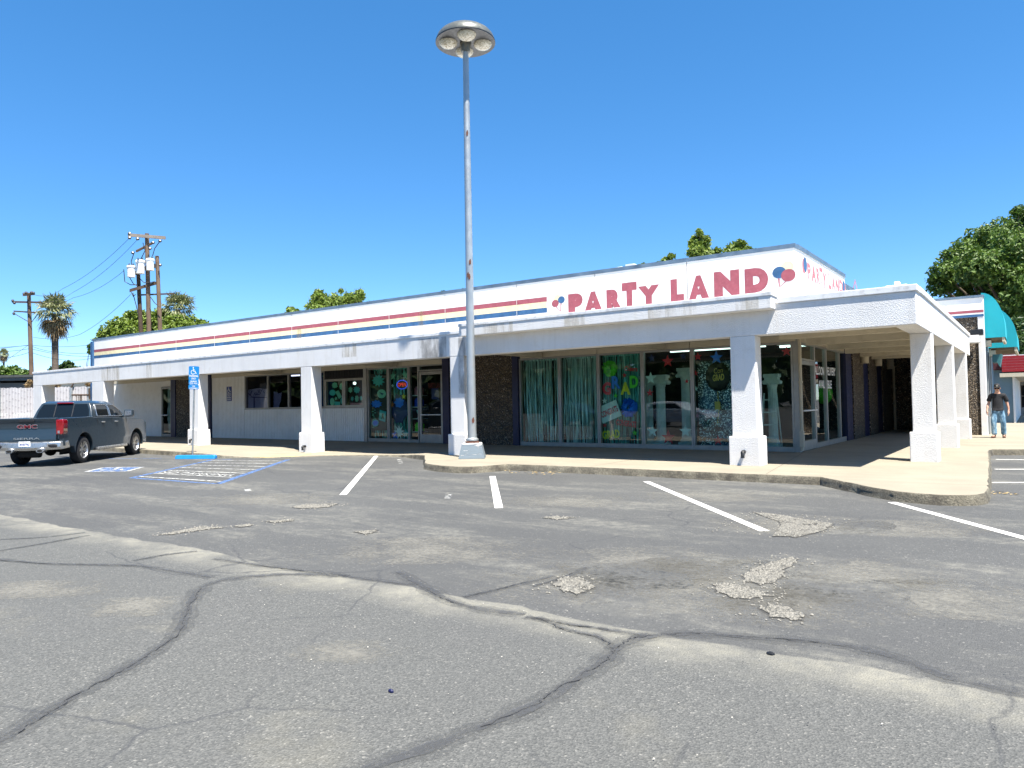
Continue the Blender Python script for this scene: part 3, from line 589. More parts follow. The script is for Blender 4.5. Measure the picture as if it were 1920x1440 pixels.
# window band
wallbox('window_sill', -30.31, -22.03, 1.52, 1.555, 'alu', 19.95, 20.1)
def pane(x0, x1, z0, z1, mat='shop_glass', y=20.03, fr=.045, name='window', mull='alu', d=.05):
    """one framed light: frame ring + glass sub-part"""
    q = MB(); y0, y1 = 19.97, 19.97+.13
    q.box(x0, x0+fr, y0, y1, z0, z1); q.box(x1-fr, x1, y0, y1, z0, z1); q.box(x0+fr, x1-fr, y0+.002, y1, z1-fr, z1); q.box(x0+fr, x1-fr, y0+.002, y1, z0, z0+fr*(2.4 if z0 < .5 else 1))
    w = obj(name, q, mull, sh, bevel=.004); g_ = MB(); g_.quad((x0+fr*.6, y, z0+fr*.6), (x1-fr*.6, y, z0+fr*.6), (x1-fr*.6, y, z1-fr*.6), (x0+fr*.6, y, z1-fr*.6)); obj('pane', g_, mat, w); return w
for x0, x1 in [(-30.30, -28.52), (-28.51, -26.99), (-26.98, -25.5), (-25.49, -24.94)]: pane(x0, x1, 1.56, 3.12, 'blue_glass')
pane(-24.93, -24.52, 1.56, 3.12); wallbox('vent_panel', -24.5, -22.06, 2.8, 3.12, 'dark_trim', 20.02, 20.05)
q = MB()
for i in range(24): q.box(-24.48+i*.1, -24.48+i*.1+.035, 19.99, 20.015, 2.82, 3.1)
q.box(-24.51, -22.04, 19.975, 20.05, 2.76, 2.8); obj('vent_grille', q, 'dark_trim', sh)
pane(-24.5, -23.29, 1.56, 2.755, fr=.09); pane(-23.28, -22.05, 1.56, 2.755, fr=.09)
wallbox('post', -22.03, -21.84, .1, 3.122, 'alu', 19.93)
pane(-21.83, -20.66, .15, 3.12, fr=.06); pane(-20.65, -19.52, .15, 3.12, fr=.06); pane(-19.51, -19.0, .15, 3.12, fr=.05); pane(-18.99, -17.73, 2.88, 3.12, fr=.05)
def door(x0, x1, zt, glassmat='clear_glass'):
    q = MB(); f = .11; y0, y1 = 19.975, 20.04
    q.box(x0, x0+f, y0, y1, .16, zt); q.box(x1-f, x1, y0, y1, .16, zt); q.box(x0+f, x1-f, y0, y1, zt-.12, zt); q.box(x0+f, x1-f, y0, y1, .16, .48)
    d = obj('door', q, 'alu', sh, bevel=.005); g_ = MB(); g_.quad((x0+f*.8, 20.01, .45), (x1-f*.8, 20.01, .45), (x1-f*.8, 20.01, zt-.1), (x0+f*.8, 20.01, zt-.1)); obj('pane', g_, glassmat, d)
    h = MB(); h.tube([(x0+f, 19.93, 1.22), (x1-f, 19.93, 1.22)], .022, 8); h.tube([(x0+f, 19.93, 1.22), (x0+f, 19.98, 1.22)], .018, 6); h.tube([(x1-f, 19.93, 1.22), (x1-f, 19.98, 1.22)], .018, 6); obj('push_bar', h, 'cap_metal', d, smooth=True); return d
door(-18.97, -17.76, 2.86)
wallbox('navy_post', -17.72, -17.4, .1, 3.3, 'navy_paint', 19.9); wallbox('aggregate_panel', -17.38, -14.53, .1, 3.3, 'aggregate', 19.93); wallbox('navy_post', -14.51, -14.27, .1, 3.3, 'navy_paint', 19.9)
MX = [-14.26, -12.63, -11.17, -9.64, -8.05, -6.52, -5.2]
for a, c in zip(MX[:-1], MX[1:]): pane(a, c-.004, .15, 3.12, fr=.055)
# narrow door far left
dd = MB(); dd.box(-37.98, -37.88, 19.97, 20.05, .16, 2.8); dd.box(-37.04, -36.95, 19.97, 20.05, .16, 2.8); dd.box(-37.88, -37.04, 19.97, 20.05, 2.7, 2.8); dd.box(-37.88, -37.04, 19.97, 20.05, .16, .3)
fd = obj('door', dd, 'alu', sh); q = MB(); q.quad((-37.9, 20.01, .28), (-37.02, 20.01, .28), (-37.02, 20.01, 2.72), (-37.9, 20.01, 2.72)); obj('pane', q, 'clear_glass', fd); q = MB(); q.tube([(-37.9, 19.93, 1.3), (-37.3, 19.93, 1.3)], .03, 6); obj('push_bar', q, 'cap_metal', fd)
# ---------------------------------------------------------------- right side wall at XG
q = MB(); q.box(XG-.12, XG+.02, 19.965, 20.12, .12, 3.3); obj('corner_mullion', q, 'alu', sh, bevel=.006)
def spane(y0, y1, z0, z1, mat='shop_glass', fr=.055, name='window'):
    q = MB(); x0, x1 = XG-.1, XG+.01
    q.box(x0, x1, y0, y0+fr, z0, z1); q.box(x0, x1, y1-fr, y1, z0, z1); q.box(x0, x1-.002, y0+fr, y1-fr, z1-fr, z1); q.box(x0, x1-.002, y0+fr, y1-fr, z0, z0+fr*(2.6 if z0 < .5 else 1))
    w = obj(name, q, 'alu', sh, bevel=.004); g_ = MB(); g_.quad((XG-.04, y0+fr*.6, z0+fr*.6), (XG-.04, y1-fr*.6, z0+fr*.6), (XG-.04, y1-fr*.6, z1-fr*.6), (XG-.04, y0+fr*.6, z1-fr*.6)); obj('pane', g_, mat, w); return w
YS = [20.13, 21.79, 23.24, 25.05, 26.5]
dd = spane(YS[0], YS[1]-.004, .16, 2.62, 'clear_glass', .1, 'door'); q = MB(); q.tube([(XG+.06, YS[0]+.1, 1.25), (XG+.06, YS[1]-.1, 1.25)], .022, 8); obj('push_bar', q, 'cap_metal', dd, smooth=True)
spane(YS[0], YS[1]-.004, 2.63, 3.12)
for a, c in zip(YS[1:-1], YS[2:]): spane(a, c-.004, .15, 3.12)
q = MB(); q.box(XG-.1, XG+.01, 20.0, 26.55, 3.125, 3.3); obj('header_panel', q, 'header_paint', sh)
XP = -4.99
yy = [gx(px, 815, XP).y for px in (1592.5, 1603, 1622.5, 1633, 1648, 1658, 1674)]
for i, (a, c) in enumerate(zip(yy[:-1], yy[1:])):
    q = MB(); q.box(XG-.1, XP-(.04 if i % 2 == 0 else 0), a+(.002), c, .1, 3.3); obj('navy_post' if i % 2 == 0 else 'aggregate_panel', q, 'navy_paint' if i % 2 == 0 else 'aggregate', sh)
q = MB(); q.box(XG, -2.25, yy[-1]+.02, yy[-1]+.3, .1, 3.3); obj('aggregate_panel', q, 'aggregate', sh)
YBK = yy[-1]
q = MB(); q.tube([(XP+.12, YBK-.1, .15), (XP+.12, YBK-.1, 2.9)], .05, 8); obj('drain_pipe', q, 'header_paint', sh, smooth=True)
for px, pyt, pyb in ((1621, 660, 681), (1646.5, 668, 686), (1669, 674, 692)):
    c = gx(px, (pyt+pyb)/2, XP+.12); s_ = MB(); h = abs(gx(px, pyt, XP+.12).z-gx(px, pyb, XP+.12).z)
    s_.lathe([(.13, -h/2), (.14, -h/2), (.14, h/2), (.13, h/2)], c, 16); s_.box(c.x-.16, c.x-.1, c.y-.05, c.y+.05, c.z-.1, c.z+.1); obj('wall_lamp', s_, 'soffit_paint', sh, smooth=True)
q = MB(); xx = XG+.09; q.tube([(xx-.02, 19.86, 3.3), (xx, 19.84, 3.1), (xx+.02, 19.8, 2.95), (xx, 19.85, 2.78), (xx, 19.85, .2)], .042, 10); q.box(xx-.05, xx+.05, 19.79, 19.9, .3, .72); q.lathe([(.055, 0), (.06, .01), (.06, .04), (.05, .05)], (xx, 19.85, 2.0), 10); obj('downspout', q, 'header_paint', sh, smooth=True)
# "BALLOON DELIVERY AVAILABLE" on the side panes
for s_, pa, pb_, pt, pbm in (('BALLOON', 1525.5, 1545, 687, 703), ('DELIVERY', 1548.5, 1566.5, 689, 704), ('AVAIL', 1535, 1546.5, 713, 728), ('ABLE', 1548, 1559.5, 713, 728.5)):
    a = gx(pa, (pt+pbm)/2, XG-.03); c = gx(pb_, (pt+pbm)/2, XG-.03); zt = gx((pa+pb_)/2, pt, XG-.03).z; zb = gx((pa+pb_)/2, pbm, XG-.03).z
    t = MB(); text(t, s_, (XG-.03, a.y, zb), (0, c.y-a.y, 0), (0, 0, zt-zb), .03); obj('window_lettering', t, 'white_gloss', sh)
# rooftop bits
q = MB(); c = gy(1183, 503, 20.15); q.box(c.x-.14, c.x+.14, 20.05, 20.3, 5.76, c.z+.12); q.tube([c+Vector((-.1, 0, .02)), gy(1165, 502, 20.15), gy(1120, 510, 20.15), gy(1090, 517, 20.15)], [.045, .04, .035, .03], 8)
solo('roof_floodlight', q, 'white_gloss', 'white floodlight with a long arm fixed on the parapet coping', 'floodlight')
q = MB(); c = gd(1682, 537, 24); q.box(c.x-.32, c.x+.32, c.y-.2, c.y+.2, 3.5, c.z+.03); q.box(c.x-.06, c.x+.1, c.y-.21, c.y+.1, 3.5, c.z+.14); q.box(c.x-.26, c.x-.1, c.y-.24, c.y-.2, c.z-.16, c.z-.06)
solo('roof_vent', q, 'white_gloss', 'white box vent standing on the canopy roof near the corner', 'vent', bevel=.02)
# wing of the shop beyond the arcade
YW = 30.6
def gyx(px, y=YW): return gy(px, 700, y).x
def gyz(px, py, y=YW): return gy(px, py, y).z
x1 = gyx(1838)
q = MB(); q.box(-3.0, x1-.02, YW, YW+.3, .1, gyz(1815, 590)); obj('aggregate_panel', q, 'aggregate', sh)
q = MB(); q.box(x1-.02, x1+.17, YW-.05, YW+.3, .1, gyz(1838, 592)); obj('wing_post', q, 'parapet_paint', sh, bevel=.01)
zt0 = gyz(1838, 558); zb0 = gyz(1838, 592)+.002
q = MB(); q.box(-4.5, x1+.17, YW-.06, YW+.3, zb0, zt0); wp = obj('wing_parapet', q, 'parapet_paint', sh)
q = MB(); q.box(-4.5, x1+.19, YW-.1, YW+.32, zt0+.001, zt0+.09); obj('coping', q, 'coping_metal', sh)
for nm, a, b_ in (('red_stripe', 577, 581), ('blue_stripe', 585, 589)):
    q = MB(); q.quad((-4.5, YW-.064, gyz(1838, b_+5)), (x1+.17, YW-.064, gyz(1838, b_+5)), (x1+.17, YW-.064, gyz(1838, a+4)), (-4.5, YW-.064, gyz(1838, a+4))); obj(nm, q, nm.split('_')[0]+'_paint', wp)
q = MB(); q.box(gyx(1817, 30.2), gyx(1839, 30.2), 30.0, 30.5, gyz(1830, 643, 30.2), gyz(1830, 629, 30.2)); lf = tag(obj('gutter_box', q, 'parapet_paint', sh, bevel=.02))
q = MB(); c = gy(1831, 624, 30.2); q.box(c.x-.2, c.x+.2, 30.05, 30.4, gyz(1830, 629, 30.2)+.002, c.z+.12); solo('rooftop_floodlight', q, 'black_pipe', 'small black floodlight sitting on the white gutter box beside the teal awning', 'floodlight', bevel=.03)
# ================================================================ neighbouring shops
M('teal_canvas', (.006, .36, .43), .75, var=.06, vs=2, bump=.15, bs=200); M('teal_frame', (.03, .13, .14), .6); M('slat_wood', (.17, .12, .06), .7, var=.25, vs=8)
M('greyblue_wall', (.13, .21, .26), .7, var=.08); M('red_metal', (.26, .008, .012), .5, var=.1); M('dark_red', (.06, .01, .012), .7)
TX = gy(1852, 800, 30.9).x
ns = thing('awning_shop', (TX, 34, .15), 'grey blue shop with a rounded bright teal awning and slatted soffit', 'shop')
q = MB(); q.box(TX-.25, TX, 30.92, 37, .1, 4.4); obj('wall', q, 'greyblue_wall', ns)
q = MB(); q.box(TX, TX+.05, 31.3, 31.45, .15, 3.2); q.box(TX, TX+.05, 32.6, 32.75, .15, 3.2); q.box(TX, TX+.04, 31.45, 32.6, .15, .75); q.box(TX, TX+.05, 34.2, 34.35, .15, 3.2); obj('window_frame', q, 'alu', ns, bevel=.01)
q = MB(); q.quad((TX+.02, 31.45, .76), (TX+.02, 32.6, .76), (TX+.02, 32.6, 3.1), (TX+.02, 31.45, 3.1)); obj('pane', q, 'blue_glass', ns)
def awning(y0, y1, x0, x1_, zb, zt, name='awning'):
    """quarter-round canvas with a closed end"""
    q = MB(); H = zt-zb; Wd = x1_-x0; prof = [(x0, zb), (x1_, zb), (x1_, zb+H*.18)]+[(x0+Wd*math.cos(a), zb+H*.18+H*.82*math.sin(a)) for a in [math.radians(d) for d in range(10, 91, 10)]]
    q.prism(prof, y0, y1, 'y'); a = obj(name, q, 'teal_canvas', ns, smooth=True)
    s_ = MB(); s_.box(x0+.1, x1_-.02, y0+.05, y1-.05, zb-.05, zb-.003); n = 14
    for i in range(n): s_.box(x0+.1, x1_-.02, y0+.06+(y1-y0-.12)*i/n, y0+.06+(y1-y0-.12)*(i+.6)/n, zb-.09, zb-.05)
    obj('slatted_soffit', s_, 'slat_wood', ns)
    f = MB(); f.box(x1_-.10, x1_-.02, y0+.02, y1-.02, zb-.16, zb-.002); f.box(x0, x0+.25, y0+.06, y0+.5, zb-.3, zb-.05); obj('awning_frame', f, 'header_paint', ns)
ya = 31.0
awning(ya, ya+1.9, gy(1841, 600, ya).x, gy(1884, 600, ya).x, gyz(1860, 633, ya), gyz(1842, 549, ya))
yb = 33.6
awning(yb, yb+4.0, gy(1850, 600, yb).x, gy(1906, 600, yb).x, gyz(1890, 651, yb), gyz(1882, 572, yb))
q = MB(); yh = 31.6
q.prism([(gy(1862, 0+700, yh).x, gyz(1870, 679, yh)), (gy(1870, 700, yh).x, gyz(1870, 679, yh)), (gy(1875, 700, yh).x, gyz(1870, 687, yh)), (gy(1880, 700, yh).x, gyz(1875, 664, yh)), (gy(1862, 700, yh).x, gyz(1875, 664, yh))], yh, yh+1.2, 'y'); obj('hanging_sign_box', q, 'teal_frame', ns)
# second shop: grey-blue end wall and red louvred mansard
YR = 44.0
rs = thing('red_awning_shop', (gy(1900, 780, YR).x, YR, .15), 'far shop with red louvred mansard above a grey blue end wall', 'shop')
q = MB(); q.box(gyx(1820, YR), gyx(1900, YR), YR, YR+.3, .0, gyz(1880, 694, YR)); obj('end_wall', q, 'greyblue_wall', rs)
q = MB(); q.box(gyx(1898, YR)+.0, gyx(1902, YR), YR-.1, YR+.3, 0, gyz(1900, 702, YR)); obj('corner_post', q, 'parapet_paint', rs)
q = MB(); q.box(gyx(1820, YR), gyx(1902, YR), YR-.3, YR+6, gyz(1880, 693, YR), gyz(1880, 660, YR)); obj('eave', q, 'dark_red', rs)
xr = gyx(1902, YR); q = MB(); q.box(xr-.2, xr, YR+.31, YR+30, 0, 3.2); obj('front_wall', q, 'parapet_paint', rs)
q = MB()
for i in range(6): zz = gyz(1910, 697-i*5, YR); q.prism([(xr-.5+0, zz+.005), (xr+1.6-i*.1, zz+.005), (xr+1.5-i*.1, zz+.13), (xr-.5, zz+.13)], YR-.5, YR+30, 'y')
obj('mansard', q, 'red_metal', rs)
q = MB()
for i in range(6): zz = gyz(1910, 697-i*5, YR); q.prism([(xr-.5, zz+.131), (xr+1.52-i*.1, zz+.131), (xr+1.5-i*.1, zz+.17), (xr-.5, zz+.17)], YR-.49, YR+30, 'y')
obj('mansard_joint', q, 'parapet_paint', rs)
q = MB(); zz = gyz(1910, 699, YR); q.box(xr-.6, xr+1.65, YR-.55, YR+30, zz-.2, zz-.01); obj('mansard_soffit', q, 'header_paint', rs)
YF = 62
fs_ = thing('far_shop', (gy(1915, 770, YF).x, YF, 0), 'pale far shopfront with a dark paned window at the lot edge', 'shop')
q = MB(); q.box(gyx(1903, YF), gyx(1990, YF), YF, YF+.3, 0, 6); obj('wall', q, 'parapet_paint', fs_)
q = MB(); q.box(gyx(1911, YF), gyx(1940, YF), YF-.04, YF-.002, gyz(1915, 764, YF), gyz(1915, 723, YF)); w_ = obj('window', q, 'dark_trim', fs_)
q = MB(); a = gyx(1911, YF); 
for i in range(4): q.box(a+i*.55, a+i*.55+.07, YF-.07, YF-.042, gyz(1915, 764, YF), gyz(1915, 723, YF))
q.box(a, a+2, YF-.07, YF-.043, gyz(1915, 743, YF), gyz(1915, 742, YF)); obj('muntins', q, 'parapet_paint', w_)
q = MB(); q.box(gyx(1905, YF), gyx(1990, YF), YF-.9, YF-.002, gyz(1915, 715, YF), gyz(1915, 706, YF)); obj('awning', q, 'parapet_paint', fs_)
# ================================================================ parking-lot lamp
LB = Vector((-12.2, 14.87, .15))
lp = thing('parking_lot_lamp', LB, 'tall tapering steel lamp post with a grey mushroom dome and four lenses', 'lamp post')
M('pole_paint', (.36, .39, .40), .38, .5, var=.14, vs=1.5, dirt=(.42, .40, .38)); M('dome_paint', (.115, .12, .108), .38, .3, var=.12, vs=3, dirt=(.25, .24, .2)); M('dome_bounce_grey', (.50, .50, .46), .6); M('rust', (.10, .04, .025), .9, var=.3, vs=12)  # the dome's underside is paler: bounced light put into its grey
q = MB(); x, y = LB.x, LB.y
q.lathe([(.17, .62), (.17, .66), (.122, .70), (.116, 2), (.095, 7), (.078, 11.3)], (x, y, 0), 10); obj('pole', q, 'pole_paint', lp, smooth=True)
q = MB(); q.lathe([(.24, .56), (.24, .60), (.15, .605), (.14, .68)], (x, y, 0), 4); obj('base_plate', q, 'rust', lp)
for k_, (zz, a) in enumerate([(5.0, 0), (5.4, .3), (8.9, .1), (1.15, .4), (5.05, -.4)]):
    q = MB(); rr = .121-.0040*zz; aa = math.radians(-52)+a*.8
    q.add([(x+(rr+.012)*math.cos(aa+da), y+(rr+.012)*math.sin(aa+da), zz+dz) for da, dz in ((-.22, -.06), (.2, -.05), (.3, .02), (.12, .1), (-.1, .08), (-.3, .03))], [(0, 1, 2, 3, 4, 5)]); obj('rust_spot', q, 'rust', lp)
M('block_paint', (.50, .50, .485), .8, var=.12, vs=5, dirt=(.4,.3,.22))
fringe_alpha('flaked_shade_paint', (.15, .19, .22), .40, 3.4, .8, stretch=(.7, .7, 3.6), wd=.05)  # peeling grey-blue paint, darkened with some of the block's shade
q = MB(); a0, a1 = math.radians(0), 1
def sqr(h, z, rot=math.radians(35)): return [(x+h*math.cos(rot+math.pi/2*i+math.pi/4)*1.414, y+h*math.sin(rot+math.pi/2*i+math.pi/4)*1.414, z) for i in range(4)]
q.loft([sqr(.34, .14), sqr(.335, .2), sqr(.255, .54), sqr(.235, .56)]); blk = obj('base_block', q, 'block_paint', lp, bevel=.012)
q = MB(); q.loft([sqr(.346, .16), sqr(.262, .535)], cap=False); obj('flaked_skin', q, 'flaked_shade_paint', blk)
# dome
hz = 11.43; R = .80
q = MB(); pr = [(R-.03, hz+.0), (R, hz), (R, hz+.045)]+[(R*math.cos(a)*.99, hz+.045+.40*math.sin(a)) for a in [math.radians(d) for d in (8, 18, 30, 42, 55, 68, 80, 89)]]
q.lathe(pr, (x, y, 0), 48); dm = obj('dome', q, 'dome_paint', lp, smooth=True)
q = MB(); q.lathe([(R-.035, hz+.012), (R-.035, hz+.05), (.05, hz+.06)], (x, y, 0), 40); obj('underside', q, 'dome_bounce_grey', dm, smooth=True)
q = MB(); q.lathe([(R-.012, hz-.012), (R+.012, hz-.012), (R+.012, hz+.02), (R-.012, hz+.02)], (x, y, 0), 48); obj('rim_gasket', q, 'black_pipe', dm, smooth=True)
q = MB(); q.lathe([(.10, hz-.24), (.115, hz-.23), (.16, hz-.02), (.16, hz+.07)], (x, y, 0), 16); q.lathe([(.12, hz-.26), (.125, hz-.25), (.125, hz-.2), (.1, hz-.19)], (x, y, 0), 16); obj('collar', q, 'dome_paint', lp, smooth=True)
m_, b_, p_, o_ = newmat('lens'); p_.inputs['Base Color'].default_value = (.50, .44, .32, 1); p_.inputs['Roughness'].default_value = .12
nn = b_.noise(b_.coord((3, 3, 14)), 6, 4); b_.inp(p_, 'Base Color', b_.ramp(nn, [(.35, (.26, .22, .14)), (.6, (.62, .58, .48))]))
ca = math.atan2(-y, -x)
for i in range(4):
    a = ca+math.radians(4)+i*math.pi/2; c = (x+.47*math.cos(a), y+.47*math.sin(a), hz+.03)
    q = MB(); q.sph(c, .265, .265, .20, 18); ln = obj('lens', q, 'lens', lp, smooth=True); q = MB(); q.lathe([(.25, -.015), (.285, -.012), (.285, .03), (.25, .03)], c, 20); obj('bezel', q, 'dome_paint', ln, smooth=True)
# ================================================================ accessible parking sign, wheel stop, wall plate
SB = gz(361, 857)
sp = thing('accessible_parking_sign', (SB.x, SB.y, 0), 'leaning bright blue wheelchair parking sign on a thin galvanised post', 'sign')
top = gy(365, 686, SB.y); bot = Vector((SB.x, SB.y, 0)); ax = (top-bot).normalized(); rx = Vector((.86, .5, 0)).normalized(); rx = (rx-ax*rx.dot(ax)).normalized(); nn = ax.cross(rx)*1.0
if nn.dot(-bot) < 0: nn = -nn
q = MB(); q.tube([bot, top], .028, 10); obj('post', q, 'galv', sp, smooth=True)
H = (top-bot).length; sc = H/((857-686)); 
def plate(name, cen_h, h, w, mt='sign_panel'):
    c = bot+ax*cen_h+nn*.035; q = MB(); u = rx*w/2; v = ax*h/2; n = nn*.004; r = .03
    pts = []
    for sx, sy, a0 in ((1, 1, 0), (-1, 1, 90), (-1, -1, 180), (1, -1, 270)):
        for d in (0, 30, 60, 90): a = math.radians(a0+d); pts.append((sx*(w/2-r)+r*math.cos(a), sy*(h/2-r)+r*math.sin(a)))
    q.add([c+rx*a+ax*b+n for a, b in pts]+[c+rx*a+ax*b-n for a, b in pts], [tuple(range(16)), tuple(range(31, 15, -1))]+[(i, (i+1) % 16, 16+(i+1) % 16, 16+i) for i in range(16)])
    return obj(name, q, mt, sp), c+nn*.008-u-v, rx*w, ax*h
M('sign_panel', (.008, .20, .50), .35, var=.04)
px2h = lambda py: (857-py)*sc
wS = 17.0*sc*1.18
s1, o1, u1, v1 = plate('sign_plate', px2h(699.5), 25.5*sc, wS)
q = MB(); isa(q, o1+u1*.18+v1*.40, u1*.62, v1*.55); text(q, 'PARKING', o1+u1*.08+v1*.21, u1*.84, v1*.15, .02); text(q, 'ONLY', o1+u1*.27+v1*.03, u1*.46, v1*.13, .02); obj('sign_lettering', q, 'white_gloss', s1)
s2, o2, u2, v2 = plate('fine_plate', px2h(716.6), 8.6*sc, wS*.98)
q = MB(); text(q, 'MINIMUM', o2+u2*.2+v2*.54, u2*.6, v2*.3, .02); text(q, 'FINE $250', o2+u2*.12+v2*.12, u2*.76, v2*.3, .02); obj('plate_lettering', q, 'white_gloss', s2)
s3, o3, u3, v3 = plate('van_plate', px2h(725.7), 8.6*sc, wS)
q = MB(); text(q, 'VAN', o3+u3*.36+v3*.52, u3*.28, v3*.34, .02); text(q, 'ACCESSIBLE', o3+u3*.1+v3*.1, u3*.8, v3*.3, .02); obj('plate_lettering', q, 'white_gloss', s3)
a = gz(327, 861); c = gz(402, 860.5); d = (c-a).normalized(); n = Vector((-d.y, d.x, 0)); L = (c-a).length
q = MB(); pr = [(-.10, .0), (.10, 0), (.07, .12), (-.07, .12)]
q.loft([[a+n*(.1+p0*k)+d*t+Vector((0, 0, z*k2)) for p0, z in pr] for t, k, k2 in ((0, .8, .8), (.06, 1, 1), (L-.06, 1, 1), (L, .8, .8))]); solo('wheel_stop', q, 'bright_blue', 'bright blue concrete wheel stop at the foot of the accessible sign', 'wheel stop', bevel=.01)
q = MB(); x0 = gy(425, 738, 19.95).x; x1_ = gy(434, 738, 19.95).x; z0 = gy(429, 752, 19.95).z; z1 = gy(429, 725, 19.95).z; q.box(x0, x1_, 19.95, 19.965, z0, z1)
wsn = solo('wall_sign', q, 'sign_navy', 'narrow navy wheelchair sign fixed on the ribbed white siding', 'sign'); w = x1_-x0; h = z1-z0
q = MB(); isa(q, (x0+w*.12, 19.944, z0+h*.58), (w*.76, 0, 0), (0, 0, h*.37)); 
for i, s_ in enumerate(('PARKING', 'ONLY', 'MINIMUM', 'FINE')): text(q, s_, (x0+w*.1, 19.944, z0+h*(.45-.13*i)), (w*.8, 0, 0), (0, 0, h*.08), .02)
obj('sign_lettering', q, 'white_gloss', wsn)
# ================================================================ pickup truck (x forward, y left, rear axle at origin)
M('truck_paint', (.017, .029, .040), .35, 0, var=.03, coat=.8, spec=.3); M('chrome', (.60, .60, .59), .3, .9, var=.03); M('tyre', (.014, .014, .015), .85, bump=.3, bs=40); M('black_plastic', (.013, .013, .014), .5)
M('rim_alloy', (.60, .60, .60), .36, 1, var=.05); M('tail_red', (.20, .004, .008), .15, var=.2, vs=8, coat=1); M('badge_red', (.12, .012, .018), .3); M('under', (.008, .008, .008), .8)
m_, b_, p_, o_ = newmat('car_glass'); p_.inputs['Base Color'].default_value = (.006, .009, .012, 1); p_.inputs['Roughness'].default_value = .03; p_.inputs['Specular IOR Level'].default_value = .35
rw = gz(150.2, 868); fw_ = gz(253, 850.5); hd = Vector((-.664, .748, 0)); rz = math.atan2(hd.y, hd.x); lf_ = Vector((-hd.y, hd.x, 0))
ro = rw+lf_*.86; ro.z = 0
tk = thing('pickup_truck', (0, 0, 0), 'dark blue grey crew cab pickup truck parked nose to the kerb', 'pickup truck', local=True)
def arch(cx, r, n=12): return [(cx+r*math.cos(a), .41+r*math.sin(a)) for a in [math.radians(180-(180+40)*i/n+20) for i in range(n+1)]]
WB = 3.75; AR = .53
def archpts(cx): return [(cx-AR*math.cos(t), .42+AR*math.sin(t)*1.0) for t in [math.radians(-8+196*i/14) for i in range(15)]]
lower = [(-1.18, .60), (-.62, .55)]+archpts(0)+[(.62, .42), (WB-.62, .42)]+archpts(WB)+[(WB+.62, .48), (WB+.86, .55)]
upper = [(WB+.90, .95), (WB+.86, 1.15), (WB+.55, 1.27), (3.05, 1.36), (.68, 1.40), (.66, 1.43), (-1.12, 1.41), (-1.20, 1.36)]
sidepoly = lower+upper
def side(sgn):
    q = MB(); n = len(sidepoly); rings = []
    def yy_(p, o):
        z = p[1]; t = (z-.4)/1.0; return sgn*(o*(1.0-.05*max(0, t-.75)/.25)-.03*max(0, .35-t))
    def flare(p):
        e = 0
        for cx in (0, WB): dd_ = math.hypot(p[0]-cx, p[1]-.42); e = max(e, .025*math.exp(-((dd_-AR)/.1)**2))
        return e
    o = [(p[0], yy_(p, .985)+sgn*flare(p), p[1]) for p in sidepoly]; i_ = [(p[0], sgn*.84, p[1]) for p in sidepoly]
    q.add(o+i_, [tuple(range(n)), tuple(range(2*n-1, n-1, -1))]+[(k, (k+1) % n, n+(k+1) % n, n+k) for k in range(n)]); return q
body = MB()
for sg in (1, -1): t = side(sg); body.add(t.v, t.f)
body.box(-1.15, .66, -.845, .845, .72, .80); body.box(.6, .68, -.845, .845, .7, 1.39)
cabf = [(.67, .45), (WB-.5, .45), (WB-.5, 1.0), (WB+.84, 1.0), (WB+.84, 1.14), (WB+.5, 1.265), (3.05, 1.375), (2.95, 1.38), (.67, 1.385)]
body.prism(cabf, -.846, .846, 'y')
body.loft([[(x_, yy2, z) for x_, yy2, z in ((3.0, -.6, 1.37), (3.0, .6, 1.37), (WB+.5, .55, 1.27), (WB+.5, -.55, 1.27))], [(x_, yy2, z) for x_, yy2, z in ((3.02, -.45, 1.43), (3.02, .45, 1.43), (WB+.4, .4, 1.33), (WB+.4, -.4, 1.33))]])
bd_ = obj('body', body, 'truck_paint', tk, bevel=.022, seg=3, smooth=True)
cabr = [[(.68, -.90, 1.385), (3.10, -.90, 1.375), (3.10, .90, 1.375), (.68, .90, 1.385)], [(.80, -.83, 1.65), (2.72, -.83, 1.65), (2.72, .83, 1.65), (.80, .83, 1.65)], [(.90, -.735, 1.865), (2.36, -.735, 1.865), (2.36, .735, 1.865), (.90, .735, 1.865)], [(1.06, -.6, 1.93), (2.15, -.6, 1.93), (2.15, .6, 1.93), (1.06, .6, 1.93)]]
q = MB(); q.loft(cabr); obj('cab_roof', q, 'truck_paint', tk, bevel=.03, seg=3, smooth=True)
def onside(x_, z, sg, out=.006):
    if z < 1.65: t = (z-1.385)/(1.65-1.385); yy3 = .90-.07*t
    else: t = (z-1.65)/(1.865-1.65); yy3 = .83-.095*t
    return (x_, sg*(yy3+out), z)
for sg in (1, -1):
    for nm, pl in (('rear_side_window', [(1.02, 1.43), (1.86, 1.425), (1.86, 1.65), (1.84, 1.81), (1.12, 1.81), (1.04, 1.65)]), ('front_side_window', [(1.95, 1.425), (2.88, 1.42), (2.62, 1.65), (2.36, 1.80), (1.93, 1.81), (1.95, 1.65)])):
        q = MB(); v0 = [onside(a, c, sg) for a, c in pl]; v1_ = [onside(a, c, sg, -.02) for a, c in pl]; n = len(pl)
        idx = [0, 1, 2, 3, 4, 5]; q.add(v0+v1_, [(0, 1, 2, 5), (5, 2, 3, 4)]+[(k, (k+1) % n, n+(k+1) % n, n+k) for k in range(n)]); wn = obj(nm, q, 'car_glass', tk)
        e = MB(); P = [onside(a, c, sg, .012) for a, c in pl]; e.tube(P+[P[0]], .011, 5, False); obj('chrome_trim', e, 'chrome', wn)
def rearw(yy4, z, out=.006):
    if z < 1.65: x_ = .68+.12*(z-1.385)/.265
    else: x_ = .80+.10*(z-1.65)/.215
    return (x_-out, yy4, z)
